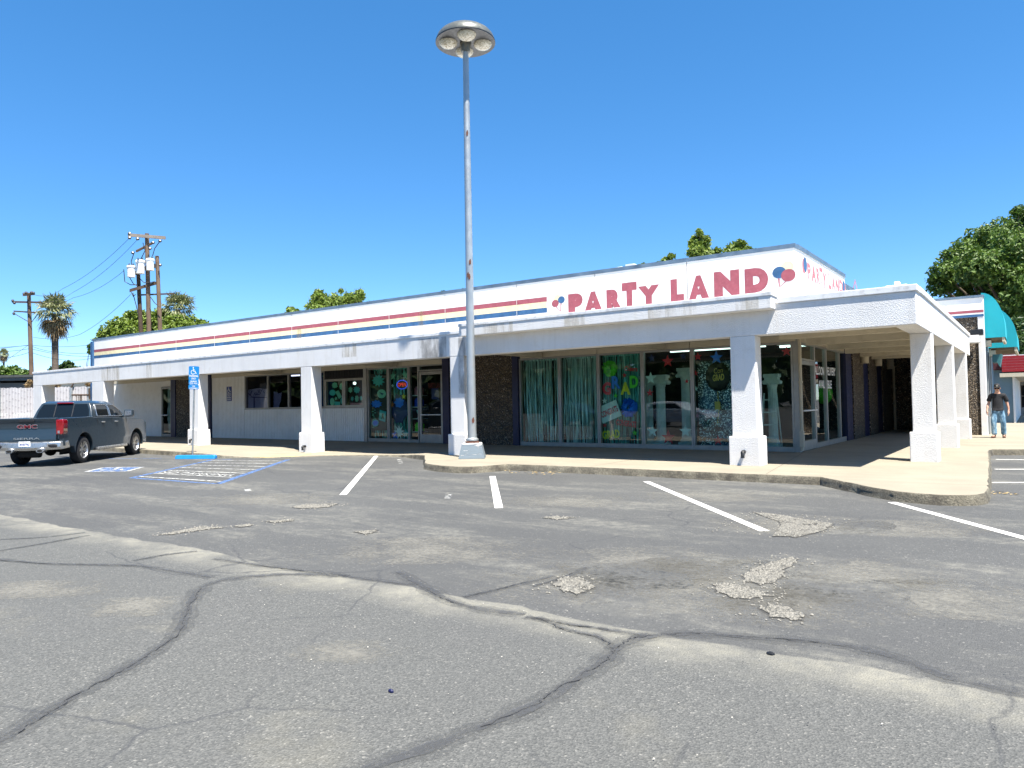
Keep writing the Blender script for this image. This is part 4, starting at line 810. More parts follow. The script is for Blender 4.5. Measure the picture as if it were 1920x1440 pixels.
q = MB(); rows = [[rearw(-.80, 1.42), rearw(.80, 1.42)], [rearw(-.75, 1.65), rearw(.75, 1.65)], [rearw(-.66, 1.83), rearw(.66, 1.83)]]
for a, c in zip(rows[:-1], rows[1:]): q.quad(a[0], a[1], c[1], c[0])
rwn = obj('rear_window', q, 'car_glass', tk)
q = MB(); 
for yv in (-.27, .27):
    q = MB(); q.quad(rearw(yv-.015, 1.43, .01), rearw(yv+.015, 1.43, .01), rearw(yv+.013, 1.82, .01), rearw(yv-.013, 1.82, .01)); obj('sliding_pane_frame', q, 'black_plastic', rwn)
q = MB(); q.box(.83, .93, -.24, .24, 1.845, 1.885); obj('high_brake_light', q, 'tail_red', tk, bevel=.01)
q = MB(); q.quad((3.05, -.80, 1.40), (3.05, .80, 1.40), (2.40, .66, 1.855), (2.40, -.66, 1.855)); q.v = [(a+.03, b, c+.03) for a, b, c in q.v]; obj('windscreen', q, 'car_glass', tk)
# tailgate with a sculpted lower step
q = MB(); tg = [(-1.19, .70), (-1.27, .72), (-1.275, .90), (-1.245, .95), (-1.235, 1.30), (-1.27, 1.36), (-1.275, 1.415), (-1.16, 1.42), (-1.15, .70)]
q.prism(tg, -.80, .80, 'y'); tgo = obj('tailgate', q, 'truck_paint', tk, bevel=.012, smooth=True)
q = MB(); q.box(-1.285, -1.25, -.21, .21, 1.315, 1.385); obj('handle', q, 'black_plastic', tgo, bevel=.008)
q = MB(); q.add([(-1.237, -.45, 1.31), (-1.237, .45, 1.31), (-1.237, .52, 1.385), (-1.237, -.52, 1.385)], [(0, 1, 2, 3)]); q.v = [(a-.012, b, c) for a, b, c in q.v]; obj('handle_recess', q, 'truck_paint', tgo)
q = MB(); text(q, 'GMC', (-1.262, .27, 1.125), (0, -.54, 0), (0, 0, .10), .02); obj('badge', q, 'badge_red', tgo); q = MB(); text(q, 'GMC', (-1.252, .285, 1.112), (0, -.57, 0), (0, 0, .126), .06); obj('badge_edge', q, 'chrome', tgo)
q = MB(); text(q, 'SIERRA', (-1.285, .36, .80), (0, -.72, 0), (0, 0, .055), .015); obj('badge', q, 'chrome', tgo)
# bumper
q = MB(); secs = []
for yv, xo, zt, zb in ((-.99, -1.05, .74, .53), (-.93, -1.28, .745, .50), (-.6, -1.36, .745, .49), (-.36, -1.37, .73, .48), (0, -1.37, .73, .47), (.36, -1.37, .73, .48), (.6, -1.36, .745, .49), (.93, -1.28, .745, .50), (.99, -1.05, .74, .53)):
    secs.append([(xo+.12, yv, zt), (xo, yv, zt-.03), (xo-.01, yv, zb+.08), (xo+.05, yv, zb), (xo+.2, yv, zb)])
q.loft(secs); bm_ = obj('rear_bumper', q, 'chrome', tk, bevel=.008, smooth=True)
for sg in (1, -1):
    q = MB(); q.box(-1.36, -1.3, sg*.5-.0 if sg > 0 else -.86, .86 if sg > 0 else -.5, .555, .66); obj('corner_step', q, 'black_plastic', bm_, bevel=.03)
    q = MB(); q.tube([(-1.2, sg*.42, .47), (-1.40, sg*.42, .47)], .055, 12); q.v = [(a, sg*.42+(b-sg*.42)*1.9, c) for a, b, c in q.v]; obj('exhaust_tip', q, 'chrome', tk, smooth=True)
    q = MB(); q.tube([(-1.39, sg*.42, .47), (-1.405, sg*.42, .47)], .04, 12); q.v = [(a, sg*.42+(b-sg*.42)*1.9, c) for a, b, c in q.v]; obj('exhaust_bore', q, 'under', tk)
    q = MB(); pl = [(.79, 1.36), (.985, 1.37), (1.0, 1.30), (1.0, .98), (.97, .93), (.79, .93)]; q.prism([(sg*a, c) for a, c in pl], -1.255, -1.0, 'x'); tl = obj('tail_light', q, 'tail_red', tk, bevel=.02, smooth=True)
    q = MB(); q.box(-1.262, -1.25, min(sg*.84, sg*.90), max(sg*.84, sg*.90), .96, 1.04); obj('reverse_lens', q, 'chrome', tl, bevel=.01)
    for hx in (1.12, 2.05):
        q = MB(); q.box(hx, hx+.2, min(sg*.98, sg*1.02), max(sg*.98, sg*1.02), 1.22, 1.26); obj('door_handle', q, 'chrome', tk, bevel=.012)
    q = MB(); q.box(2.72, 2.9, min(sg*1.0, sg*1.28), max(sg*1.0, sg*1.28), 1.38, 1.62); q.box(2.76, 2.84, min(sg*.86, sg*1.02), max(sg*.86, sg*1.02), 1.38, 1.44); mo = obj('wing_mirror', q, 'truck_paint', tk, bevel=.03, seg=3); q = MB(); q.quad((2.715, sg*1.03, 1.42), (2.715, sg*1.25, 1.42), (2.715, sg*1.25, 1.59), (2.715, sg*1.03, 1.59)); obj('mirror_glass', q, 'chrome', mo)
    q = MB(); q.tube([(.75, sg*.97, .40), (2.95, sg*.97, .40)], .055, 10); obj('running_board', q, 'chrome', tk, smooth=True); q = MB(); q.box(.72, 3.0, min(sg*.80, sg*.95), max(sg*.80, sg*.95), .36, .39); obj('board_bracket', q, 'under', tk)
    for xs_, zt in ((.90, 1.38), (1.90, 1.39), (2.98, 1.36)):
        q = MB(); yv = sg*.9905; q.tube([(xs_, yv-sg*.004, .47), (xs_+.02, yv-sg*.003, .9), (xs_, yv-sg*.028, 1.37)], .007, 4); obj('door_gap', q, 'under', tk)
    q = MB(); q.box(1.0, 2.98, min(sg*.975, sg*1.0), max(sg*.975, sg*1.0), .56, .64); obj('sill_moulding', q, 'truck_paint', tk, bevel=.02)
    q = MB(); q.prism([(WB+.6, .98), (WB+.93, .92), (WB+.9, 1.14), (WB+.62, 1.16)], min(sg*.66, sg*.955), max(sg*.66, sg*.955), 'y'); obj('headlight', q, 'white_gloss', tk, bevel=.02)
    q = MB(); q.tube([(WB+.86, sg*.93, .42), (WB+.86, sg*.93, .62)], .05, 8); obj('tow_hook', q, 'chrome', tk)
q = MB(); q.box(WB+.78, WB+.93, -.64, .64, .62, 1.12); obj('grille', q, 'black_plastic', tk, bevel=.03); q = MB(); q.box(WB+.75, WB+.98, -.94, .94, .45, .66); obj('front_bumper', q, 'chrome', tk, bevel=.05)
q = MB(); q.box(-1.39, -1.375, -.155, .155, .60, .75); q.v = [(a, b-.0, c) for a, b, c in q.v]; lpz = obj('licence_plate', q, 'white_gloss', tk); q = MB(); text(q, '8W07792', (-1.394, .13, .625), (0, -.26, 0), (0, 0, .07), .03); obj('plate_number', q, 'sign_navy', lpz); q = MB(); text(q, 'California', (-1.394, .07, .718), (0, -.14, 0), (0, 0, .022), .02); obj('plate_script', q, 'badge_red', lpz)
q = MB(); q.box(-1.1, .6, -.55, .55, .50, .72); q.box(.6, WB+.4, -.7, .7, .36, .5); q.tube([(-.95, -.2, .38), (-.95, .35, .38)], .13, 10); q.tube([(0, -.8, .41), (0, .8, .41)], .06, 8); q.sph((0, 0, .41), .17); obj('underbody', q, 'under', tk)
q = MB()
for cx in (0, WB):
    for sg in (1, -1): q.lathe([(.50, 0), (.515, .02), (.515, .2), (.5, .2)], (0, 0, 0), 20); 
def wheel(cx, sg):
    t = MB(); prof = [(.26, -.13), (.36, -.135), (.395, -.115), (.41, -.07), (.41, .07), (.395, .115), (.36, .135), (.26, .13)]
    t.lathe(prof, (0, 0, 0), 36, cap=False); rot = Matrix.Translation((cx, sg*.845, .41))@Matrix.Rotation(-sg*math.pi/2, 4, 'X'); t.xform(rot); ty = obj('wheel', t, 'tyre', tk, smooth=True)
    r = MB(); r.lathe([(.225, -.05), (.262, .0), (.275, .115), (.262, .125), (.245, .09), (.235, .02)], (0, 0, 0), 36, cap=False); r.lathe([(.001, .075), (.045, .08), (.06, .07), (.06, .03)], (0, 0, 0), 16)
    for i in range(6):
        for o_ in (-.2, .2):
            a = i*math.pi/3+o_; a2 = i*math.pi/3+o_*.55; 
            ring = lambda rr, aa, wd, z0, z1: [(rr*math.cos(aa)-wd*math.sin(aa), rr*math.sin(aa)+wd*math.cos(aa), z0), (rr*math.cos(aa)+wd*math.sin(aa), rr*math.sin(aa)-wd*math.cos(aa), z0), (rr*math.cos(aa)+wd*math.sin(aa), rr*math.sin(aa)-wd*math.cos(aa), z1), (rr*math.cos(aa)-wd*math.sin(aa), rr*math.sin(aa)+wd*math.cos(aa), z1)]
            r.loft([ring(.05, a2, .015, .03, .07), ring(.25, a, .022, .06, .10)])
    r.xform(rot); obj('rim', r, 'rim_alloy', ty, smooth=True)
    h = MB(); h.lathe([(.24, -.02), (.001, -.02)], (0, 0, 0), 24); h.lathe([(.17, .0), (.17, .01), (.05, .01)], (0, 0, 0), 24); h.xform(rot); obj('brake_disc', h, 'under', ty)
for cx in (0, WB):
    for sg in (1, -1): wheel(cx, sg)
for cx in (0, WB):
    for sg in (1, -1): q = MB(); q.box(cx-.55, cx+.55, sg*.55-.02, sg*.55+.02, .3, 1.0); q.loft([[(cx-AR*1.02*math.cos(t), sg*w_, .42+AR*1.02*math.sin(t)) for t in [math.radians(-5+190*i/12) for i in range(13)]] for w_ in (.55, .95)], False, closed=False); obj('wheel_liner', q, 'under', tk)
tk.location = ro; tk.rotation_euler.z = rz
# ================================================================ window displays
def foil(name, cols, sx):
    m, b, p, o = newmat(name); co = b.coord((sx, 1, .5)); n = b.noise(co, 1.0, 3, .6); n2 = b.noise(b.coord((sx*.3, 1, 1.2)), 2.0, 3)
    b.inp(p, 'Base Color', b.mix(b.ramp(n2, [(.35, 0.0), (.65, .8)]), b.ramp(n, [(.36, cols[0]), (.5, cols[1]), (.64, cols[2])]), cols[1])); p.inputs['Metallic'].default_value = .35; p.inputs['Roughness'].default_value = .3
foil('teal_foil', [(.02, .05, .05), (.36, .50, .48), (.98, .98, .96)], 30)
foil('green_foil', [(.01, .10, .08), (.06, .34, .29), (.55, .85, .76)], 26)
def sequin():
    m, b, p, o = newmat('sequins'); co = b.coord(); v = b.vor(co, 34, out='Color'); s = b.new('ShaderNodeSeparateColor'); b.l.new(v, s.inputs[0])
    n = b.noise(co, 1.8, 4)
    c = b.mix(b.ramp(n, [(.45, 0.0), (.66, .45)]), b.ramp(s.outputs[0], [(.0, (.01, .02, .025)), (.45, (.06, .10, .11)), (.70, (.26, .33, .36)), (.82, (.9, .94, .95))], 'CONSTANT'), (.10, .22, .42))
    b.inp(p, 'Base Color', c); p.inputs['Metallic'].default_value = .3; p.inputs['Roughness'].default_value = .35
sequin()
def curtain(label, x0, x1, mat='teal_foil', seed=0, zt=3.02, zb=.22, y=20.22, gap=None, dens=48):
    r = random.Random(seed); q = MB(); n = int((x1-x0)*dens)
    for i in range(n):
        x = x0+(x1-x0)*(i+r.random())/n; w = r.uniform(.006, .022)
        if gap and gap[0] < x < gap[1]: continue
        L, R = [], []; ph = r.uniform(0, 6); yo = y+r.uniform(-.05, .06); end = zb+r.choice([0, 0, 0, .05, .2, .4*r.random()])
        for k in range(7):
            t = k/6; z = zt+(end-zt)*t; dx = .03*t*math.sin(ph+t*4)+r.uniform(-.008, .008)*t; an = r.uniform(-1, 1)*.8
            L.append((x+dx-w*math.cos(an), yo-w*math.sin(an), z)); R.append((x+dx+w*math.cos(an), yo+w*math.sin(an), z))
        q.add(L+R, [(k, k+1, 8+k, 7+k) for k in range(6)])
    q.box(x0, x1, y-.03, y+.03, zt, zt+.05)
    return solo('foil_fringe_curtain', q, mat, label, 'curtain', 'foil fringe curtains in the shop windows')
curtain('silver teal foil fringe curtain in the pane beside the navy post', -14.2, -12.7, seed=1, gap=(-13.06, -12.95))
curtain('silver teal foil fringe curtain between the plain fringe pane and the graduation pane', -12.6, -11.25, seed=2)
curtain('greener foil fringe curtain hanging behind the colourful graduation letters', -11.12, -9.72, 'green_foil', seed=3, dens=46)
curtain('green foil fringe behind the dark splash poster beside the ribbed siding', -21.75, -20.75, 'green_foil', seed=4, zb=.3, dens=45)
curtain('green foil fringe behind the glowing open sign', -20.58, -19.6, 'green_foil', seed=5, zb=.25, dens=45)
q = MB(); q.box(-8.0, -6.6, 20.3, 20.33, .2, 2.72); solo('sequin_panel', q, 'sequins', 'glittering silver sequin backdrop hanging behind the black balloon', 'backdrop')
for nm, c in (('deco_red', (.80, .02, .04)), ('deco_blue', (.012, .06, .5)), ('deco_white', (.72, .82, .78)), ('deco_green', (.12, .72, .04)), ('deco_yellow', (.85, .72, .02)), ('deco_cobalt', (.015, .2, .85)), ('deco_black', (.006, .006, .007)), ('deco_cyan', (.05, .46, .46)), ('deco_mint', (.20, .52, .38)), ('deco_pink', (.42, .13, .18)), ('deco_gold', (.60, .42, .08)), ('plaster', (.62, .64, .62)), ('deco_orange', (.5, .13, .03)), ('deco_navy', (.01, .02, .12))): M(nm, c, .45, var=.1, vs=8)
def put_star(cx, cy, rpx, mat, label, y=20.06, n=5):
    c = gy(1180+cx/5.144, 620+cy/5.144, y); r = abs(gy(1180+(cx+rpx)/5.144, 620+cy/5.144, y).x-c.x)*1.05; q = MB(); q.prism([(c.x+a, c.z+b) for a, b in star(n, r)], y, y+.02, 'y'); return solo('star', q, mat, label, 'star', 'foil stars in the shop windows')
for a in [(215, 265, 36, 'deco_navy', 'dark navy star high left in the column display window'), (368, 295, 55, 'deco_red', 'large red star hanging top centre of the column display window'), (520, 245, 36, 'deco_navy', 'dark navy star high right in the column display window'),
          (205, 460, 54, 'deco_white', 'pale star on the glass before the left plaster column top'), (197, 600, 34, 'deco_red', 'small red star under the pale star in the column window'), (553, 488, 20, 'deco_red', 'tiny red star at the right edge of the column window'),
          (222, 970, 54, 'deco_white', 'pale star low left in the column display window'), (375, 1030, 66, 'deco_red', 'big red star at the bottom centre of the column window'), (540, 970, 58, 'deco_white', 'pale star low right in the column display window'),
          (660, 250, 38, 'deco_red', 'red star at the top left of the sequin window'), (838, 260, 62, 'deco_cobalt', 'large blue star above the black balloon'), (638, 410, 28, 'deco_red', 'small red star left of the black balloon'), (640, 560, 24, 'deco_white', 'small pale star on the sequin window edge'),
          (655, 820, 24, 'deco_pink', 'small faded pink star low on the sequin window'), (845, 940, 36, 'deco_black', 'black star hanging under the balloon ribbon'), (855, 1058, 48, 'deco_red', 'red star at the foot of the sequin backdrop'),
          (1515, 200, 50, 'deco_red', 'red star high in the corner window beyond the column'), (1585, 605, 26, 'deco_red', 'small red star by the corner window frame')]: put_star(*a)
c = gy(1343.5, 706, 20.1); q = MB(); q.sph((c.x, 20.2, c.z), .36, .14, .42, 28); bl = solo('foil_balloon', q, 'deco_black', 'round black foil balloon with gold lettering in the sequin window', 'balloon', smooth=True)
q = MB(); text(q, 'Con', (c.x-.06, 20.055, c.z+.08), (.26, 0, .03), (0, 0, .15), .0); text(q, 'GRAD', (c.x-.10, 20.055, c.z-.14), (.34, 0, .03), (0, 0, .19), .04); obj('gold_lettering', q, 'deco_gold', bl)
q = MB(); q.tube([(c.x, 20.15, c.z-.42), (c.x+.04, 20.14, c.z-.9), (c.x-.03, 20.14, c.z-1.35), (c.x+.02, 20.14, .95)], .012, 5); q.box(c.x-.08, c.x+.07, 20.11, 20.17, c.z-.95, c.z-.72); obj('ribbon', q, 'deco_gold', bl)
# graduation pane
def glyph(ch, cx, cy, wpx, hpx, mat, label, tilt=0, name='letter', off=.05, y=20.07, cat='letter', grp='cut-out letters on the graduation pane'):
    f = 5.647; X = lambda x, y_: gy(880+x/f, 640+y_/f, y); c = X(cx, cy); w = abs(X(cx+wpx/2, cy).x-X(cx-wpx/2, cy).x); h = abs(X(cx, cy-hpx/2).z-X(cx, cy+hpx/2).z)
    ca_, sa = math.cos(tilt), math.sin(tilt); du = Vector((w*ca_, 0, w*sa)); dv = Vector((-h*sa, 0, h*ca_)); q = MB(); text(q, ch, c-du/2-dv/2, du, dv, off); return solo(name, q, mat, label, cat, grp)
glyph('G', 1455, 500, 90, 135, 'deco_red', 'large red letter G in the graduation pane')
glyph('R', 1553, 435, 92, 132, 'deco_cobalt', 'large blue letter R in the graduation pane'); glyph('A', 1652, 498, 105, 135, 'deco_yellow', 'large yellow letter A in the graduation pane'); glyph('D', 1742, 428, 90, 132, 'deco_green', 'large green letter D in the graduation pane')
glyph('GRAD', 1500, 985, 185, 90, 'deco_yellow', 'yellow tilted GRAD cut-out at the bottom left of the graduation pane', .1, 'word_cutout', cat='word cut-out'); glyph('CONGRATS', 1660, 868, 215, 66, 'deco_red', 'red scripted word low right in the graduation pane', -.12, 'word_cutout', cat='word cut-out'); glyph('Cheers', 1710, 290, 140, 50, 'deco_red', 'small red scripted word at the top right of the graduation pane', -.1, 'word_cutout', .02, cat='word cut-out')
def poof(cx, cy, rpx, mat, label, seed):
    f = 5.647; c = gy(880+cx/f, 640+cy/f, 20.12); r = abs(gy(880+(cx+rpx)/f, 640+cy/f, 20.12).x-c.x); rr = random.Random(seed); q = MB()
    for i in range(130):
        d = Vector((rr.gauss(0, 1), rr.gauss(0, 1)*.5, rr.gauss(0, 1))).normalized(); a = d.orthogonal().normalized()*r*.12; w = d.cross(a); p = c+d*r*rr.uniform(.75, 1.05); p.y = max(20.05, p.y); q.quad(c+d*r*.3-a, p-a-w, p+a+w*.3, c+d*r*.3+a)
    return solo('tissue_pompom', q, mat, label, 'pompom')
poof(1482, 290, 80, 'deco_green', 'bright green tissue pompom at the top of the graduation pane', 1); poof(1690, 700, 92, 'deco_cobalt', 'blue tissue pompom on the right of the graduation pane', 2)
f5 = 5.647; c = gy(880+1483/f5, 640+745/f5, 20.06); q = MB(); t = .36; w, h = .72, .54; u = Vector((math.cos(t), 0, math.sin(t))); v = Vector((-math.sin(t), 0, math.cos(t)))
q.add([c-u*w/2-v*h/2, c+u*w/2-v*h/2, c+u*w/2+v*h/2, c-u*w/2+v*h/2], [(0, 1, 2, 3)]); cdn = solo('tilted_sign', q, 'deco_white', 'pale tilted card with dark red lettering in the graduation pane', 'sign card'); q = MB(); text(q, 'CONGRATS', c-u*.31-v*.1+Vector((0, -.004, 0)), u*.62, v*.2, .03); obj('sign_lettering', q, 'deco_red', cdn)
for x_, y_, r_, mt, lb in [(1640, 360, 22, 'deco_red', 'tiny red star beside the green D'), (1548, 575, 24, 'deco_green', 'tiny green star under the blue R'), (1430, 630, 28, 'deco_white', 'tiny pale star above the tilted card'), (1432, 890, 22, 'deco_red', 'tiny red star above the yellow word'), (1750, 970, 28, 'deco_green', 'green star in the low right of the graduation pane')]:
    put_star((880+x_/f5-1180)*5.144, (640+y_/f5-620)*5.144, r_*.92, mt, lb)
# plaster columns, ladder, lights, shelf
def plaster_column(px, pyt, pyb, y, label, wpx):
    c = gy(px, 800, y); zt = gy(px, pyt, y).z; r = abs(gy(px+wpx/2, 800, y).x-c.x); zb = .16
    t = thing('plaster_column', (c.x, y, zb), label, 'column', 'plaster columns in the display windows'); q = MB(); n = 32
    pr = [(1.0, zb+.25), (.92, zb+.4), (.86, zt-.45), (.9, zt-.38)]
    q.loft([[(c.x+r*s*(1-.07*(i % 2))*math.cos(2*math.pi*i/n), y+r*s*(1-.07*(i % 2))*math.sin(2*math.pi*i/n), z) for i in range(n)] for s, z in pr]); obj('shaft', q, 'plaster', t)
    q = MB(); q.box(c.x-r*1.35, c.x+r*1.35, y-r*1.35, y+r*1.35, zb, zb+.14); q.lathe([(r*1.3, zb+.14), (r*1.3, zb+.2), (r*1.05, zb+.25)], (c.x, y, 0), 24); obj('base', q, 'plaster', t, bevel=.01)
    q = MB(); q.box(c.x-r*1.5, c.x+r*1.5, y-r*1.1, y+r*1.1, zt-.1, zt); 
    for sx in (-1, 1): q.tube([(c.x+sx*r*1.35, y-r*1.05, zt-.24), (c.x+sx*r*1.35, y+r*1.05, zt-.24)], r*.42, 14)
    q.box(c.x-r*1.3, c.x+r*1.3, y-r, y+r, zt-.28, zt-.1); q.lathe([(r*.9, zt-.4), (r*1.05, zt-.3), (r*1.1, zt-.26)], (c.x, y, 0), 24); obj('capital', q, 'plaster', t, bevel=.008)
plaster_column(1217, 705, 830, 20.75, 'plaster column at the left edge of the column display window', 17); plaster_column(1240, 703, 830, 20.75, 'plaster column second from the left in the column display window', 18); plaster_column(1287, 690, 830, 21.3, 'plaster column half hidden at the right of the column display window', 17); plaster_column(1450, 701, 840, 20.9, 'plaster column behind the step ladder in the corner window', 19)
lx = gy(1446, 800, 20.5); t = thing('step_ladder', (lx.x, 20.5, .16), 'thin white step ladder standing in the corner window', 'ladder')
for nm, dy in (('front_frame', -.22), ('back_frame', .22)):
    q = MB()
    for sx in (-1, 1): q.tube([(lx.x-.05+sx*.28, 20.5+dy, .17), (lx.x+.0+sx*.17, 20.5, 1.75)], .018, 6)
    if dy < 0:
        for k_ in range(4): zz = .5+.35*k_; ff = (zz-.17)/1.58; q.box(lx.x-.05*(1-ff)-.28+.11*ff, lx.x-.05*(1-ff)+.28-.11*ff, 20.5+dy*(1-ff)-.05, 20.5+dy*(1-ff)+.05, zz, zz+.03)
    obj(nm, q, 'plaster', t, smooth=True)
tubes = emis('tube_light', (1, 1, .97), .9); emis('neon_red', (1, .05, .03), .5); emis('neon_blue', (.05, .10, 1), .25)
for (xa, ya, xb, yb_, lb) in [(-9.4, 21.6, -6.4, 21.6, 'fluorescent ceiling light behind the star windows'), (-6.2, 22.4, -5.3, 21.9, 'fluorescent ceiling light in the corner window'), (-29.9, 22.3, -29.2, 22.3, 'fluorescent ceiling light in the left office window')]:
    q = MB(); q.box(min(xa, xb), max(xa, xb), ya-.05, ya+.05, 3.14, 3.2); fl = solo('ceiling_light', q, 'tube_light', lb, 'ceiling light'); q = MB(); q.box(min(xa, xb)-.05, max(xa, xb)+.05, ya-.16, ya+.16, 3.2, 3.218); obj('fixture', q, 'white_gloss', fl)
# entrance glazing posters (generic)
def P4(x, y, Y=20.06): return gy(600+x/6, 640+y/6, Y)
def flat(name, pts, mat, label, cat, Y=20.06, th=.012, grp=None):
    q = MB(); q.prism([(P4(a, b, Y).x, P4(a, b, Y).z) for a, b in pts], Y, Y+th, 'y'); return solo(name, q, mat, label, cat, grp)
def ring(cx, cy, r, n=20, j=0, seed=0, sy=1):
    rr = random.Random(seed); return [(cx+(r*(1 if i % 2 else 1-j)+rr.uniform(-.1, .1)*r*(j > 0))*math.cos(2*math.pi*i/n), cy+sy*(r*(1 if i % 2 else 1-j))*math.sin(2*math.pi*i/n)) for i in range(n)]
bp = flat('splash_poster', [(562, 370), (752, 370), (752, 1000), (575, 1000)], 'deco_black', 'tall dark poster with teal splashes beside the ribbed siding', 'poster', 20.10)
def onposter(par_, pts, mat, Y, nm='print'): q = MB(); q.add([(P4(a, b, Y).x, Y, P4(a, b, Y).z) for a, b in pts], [tuple(range(len(pts)))]); obj(nm, q, mat, par_)
onposter(bp, ring(655, 440, 75, 22, .35, 1), 'deco_cyan', 20.095); onposter(bp, ring(692, 590, 50, 20), 'deco_mint', 20.09); onposter(bp, ring(635, 705, 65, 18, .25, 3, .7), 'deco_cobalt', 20.093)
onposter(bp, [(664, 570), (722, 590), (700, 600), (705, 612)], 'deco_navy', 20.086)
for i in range(14): a = random.Random(i); x_ = 580+a.randint(0, 30); y_ = 770+i*15; onposter(bp, [(x_, y_), (x_+20, y_), (x_+20, y_+8), (x_, y_+8)], 'deco_mint', 20.094)
fp = flat('white_notice', [(673, 770), (745, 790), (732, 908), (660, 885)], 'deco_cyan', 'pale cyan tilted notice with a small dark figure on the splash poster', 'notice', 20.075)
onposter(fp, [(700, 815), (708, 808), (714, 818), (712, 840), (722, 870), (714, 880), (704, 855), (694, 878), (688, 872), (698, 840)], 'deco_black', 20.07, 'figure')
rb = flat('round_badge', ring(622, 918, 44, 22, .12, 4), 'deco_cyan', 'round cyan badge low on the splash poster', 'badge', 20.075); onposter(rb, ring(622, 918, 30, 16), 'deco_cobalt', 20.07)
up_ = flat('blue_poster', ring(890, 760, 95, 16, .18, 6, 1.9), 'deco_navy', 'dim blue cut-out shape hanging under the open sign', 'cut-out', 20.12); onposter(up_, ring(890, 690, 60, 14, .2, 7), 'deco_cobalt', 20.115)
for cx, cy, r_, mt, lb in [(820, 390, 36, 'deco_mint', 'pale star left of the open sign top'), (955, 380, 40, 'deco_mint', 'pale star above the open sign'), (940, 620, 24, 'deco_yellow', 'small yellow star under the open sign'), (815, 500, 14, 'deco_white', 'tiny pale star left of the open sign'), (812, 710, 26, 'deco_orange', 'orange star beside the blue cut-out'), (890, 1020, 60, 'deco_white', 'spiky white starburst at the foot of the entrance pane'), (965, 1040, 40, 'deco_cyan', 'cyan starburst at the foot of the entrance pane'), (845, 1050, 38, 'deco_cobalt', 'blue starburst at the foot of the entrance pane')]:
    put_star((600+cx/6-1180)*5.144, (640+cy/6-620)*5.144, r_*5.144/6, mt, lb, 20.075, 5 if r_ < 42 else 9)
oc = P4(925, 487, 20.12); ot = thing('open_sign', oc, 'glowing red OPEN sign in a blue oval in the entrance window', 'neon sign')
q = MB(); rx_, rz_ = .29, .17; q.tube([(oc.x+rx_*math.cos(a), 20.11, oc.z+rz_*math.sin(a)) for a in [2*math.pi*i/28 for i in range(29)]], .016, 6, False); obj('blue_oval', q, 'neon_blue', ot, smooth=True)
q = MB(); text(q, 'OPEN', (oc.x-.22, 20.1, oc.z-.07), (.44, 0, 0), (0, 0, .14), -.012); obj('red_lettering', q, 'neon_red', ot); q = MB(); q.box(oc.x-.30, oc.x+.30, 20.14, 20.16, oc.z-.18, oc.z+.18); obj('backing', q, 'deco_black', ot, bevel=.01)
# shelves with goods in the narrow pane
st_ = thing('display_shelf', (-19.25, 20.3, .16), 'narrow white shelf of party goods next to the glass door', 'shelf')
q = MB(); 
for z in (.55, 1.05, 1.5, 1.95): q.box(-19.48, -19.02, 20.12, 20.5, z, z+.03)
obj('shelf_board', q, 'plaster', st_); q = MB(); q.box(-19.49, -19.0, 20.5, 20.52, .16, 3.0); obj('back_panel', q, 'deco_black', st_)
for z, mt, nm, lb in ((1.98, 'deco_pink', 'toy_box', 'pink package on the top shelf by the door'), (1.53, 'deco_blue', 'toy_box', 'blue package on the second shelf by the door'), (.58, 'deco_green', 'toy_box', 'dim green package on the bottom shelf by the door')):
    q = MB(); q.box(-19.42, -19.1, 20.18, 20.4, z, z+.28); q.box(-19.38, -19.14, 20.2, 20.38, z+.28, z+.34); solo(nm, q, mt, lb, 'package', bevel=.02)
q = MB(); q.lathe([(.07, 0), (.1, .02), (.05, .1), (.1, .22), (.13, .32)], (-19.26, 20.3, 1.081), 16); solo('vase', q, 'deco_cyan', 'cyan vase on the middle shelf by the door', 'vase', smooth=True)
t_ = MB(); a = P4(1215, 530, 20.0); c_ = P4(1370, 510, 20.0); text(t_, 'PARTY LAND', (a.x, 20.005, a.z), (c_.x-a.x, 0, 0), (0, 0, .2), -.01); M('dim_red', (.13, .018, .018), .6); solo('door_lettering', t_, 'dim_red', 'faded red PARTY LAND lettering on the entrance door glass', 'lettering')
q = MB(); a = P4(1255, 655, 20.02); q.box(a.x, a.x+.36, 20.02, 20.03, a.z, a.z+.42); solo('door_notice', q, 'deco_navy', 'dark notice stuck under the lettering on the entrance door', 'notice')
# sash stickers
grp = 'paper stickers in the small sash windows'
for cx, cy, rx1, ry1, n_, j_, mt, lb in [(165, 495, 32, 34, 18, .12, 'deco_mint', 'leafy green sticker at the top left of the left sash'), (240, 508, 24, 40, 14, .15, 'deco_mint', 'pale leaf sticker at the top right of the left sash'), (140, 578, 34, 34, 18, 0, 'deco_cyan', 'round dim teal sticker at the left of the left sash'), (137, 680, 24, 44, 18, 0, 'deco_mint', 'oval pale sticker at the lower left of the left sash'),
                                (178, 642, 16, 20, 10, .4, 'deco_mint', 'tiny flower sticker in the middle of the left sash'), (255, 668, 26, 40, 18, 0, 'deco_cyan', 'round teal ring sticker at the right of the left sash'), (342, 545, 24, 36, 12, .2, 'deco_mint', 'pale flame shaped sticker at the left of the right sash'), (412, 545, 40, 42, 18, .3, 'deco_cyan', 'teal rosette sticker in the right sash'), (412, 645, 22, 38, 14, .15, 'deco_mint', 'green pineapple shaped sticker in the right sash'), (362, 645, 16, 30, 12, .3, 'deco_cyan', 'small teal sticker left of the pineapple shape'), (460, 640, 16, 28, 12, .3, 'deco_cyan', 'small teal sticker right of the pineapple shape')]:
    flat('window_sticker', [(cx+(p_[0])*rx1, cy+p_[1]*ry1) for p_ in ring(0, 0, 1, n_, j_, int(cx))], mt, lb, 'sticker', grp=grp)
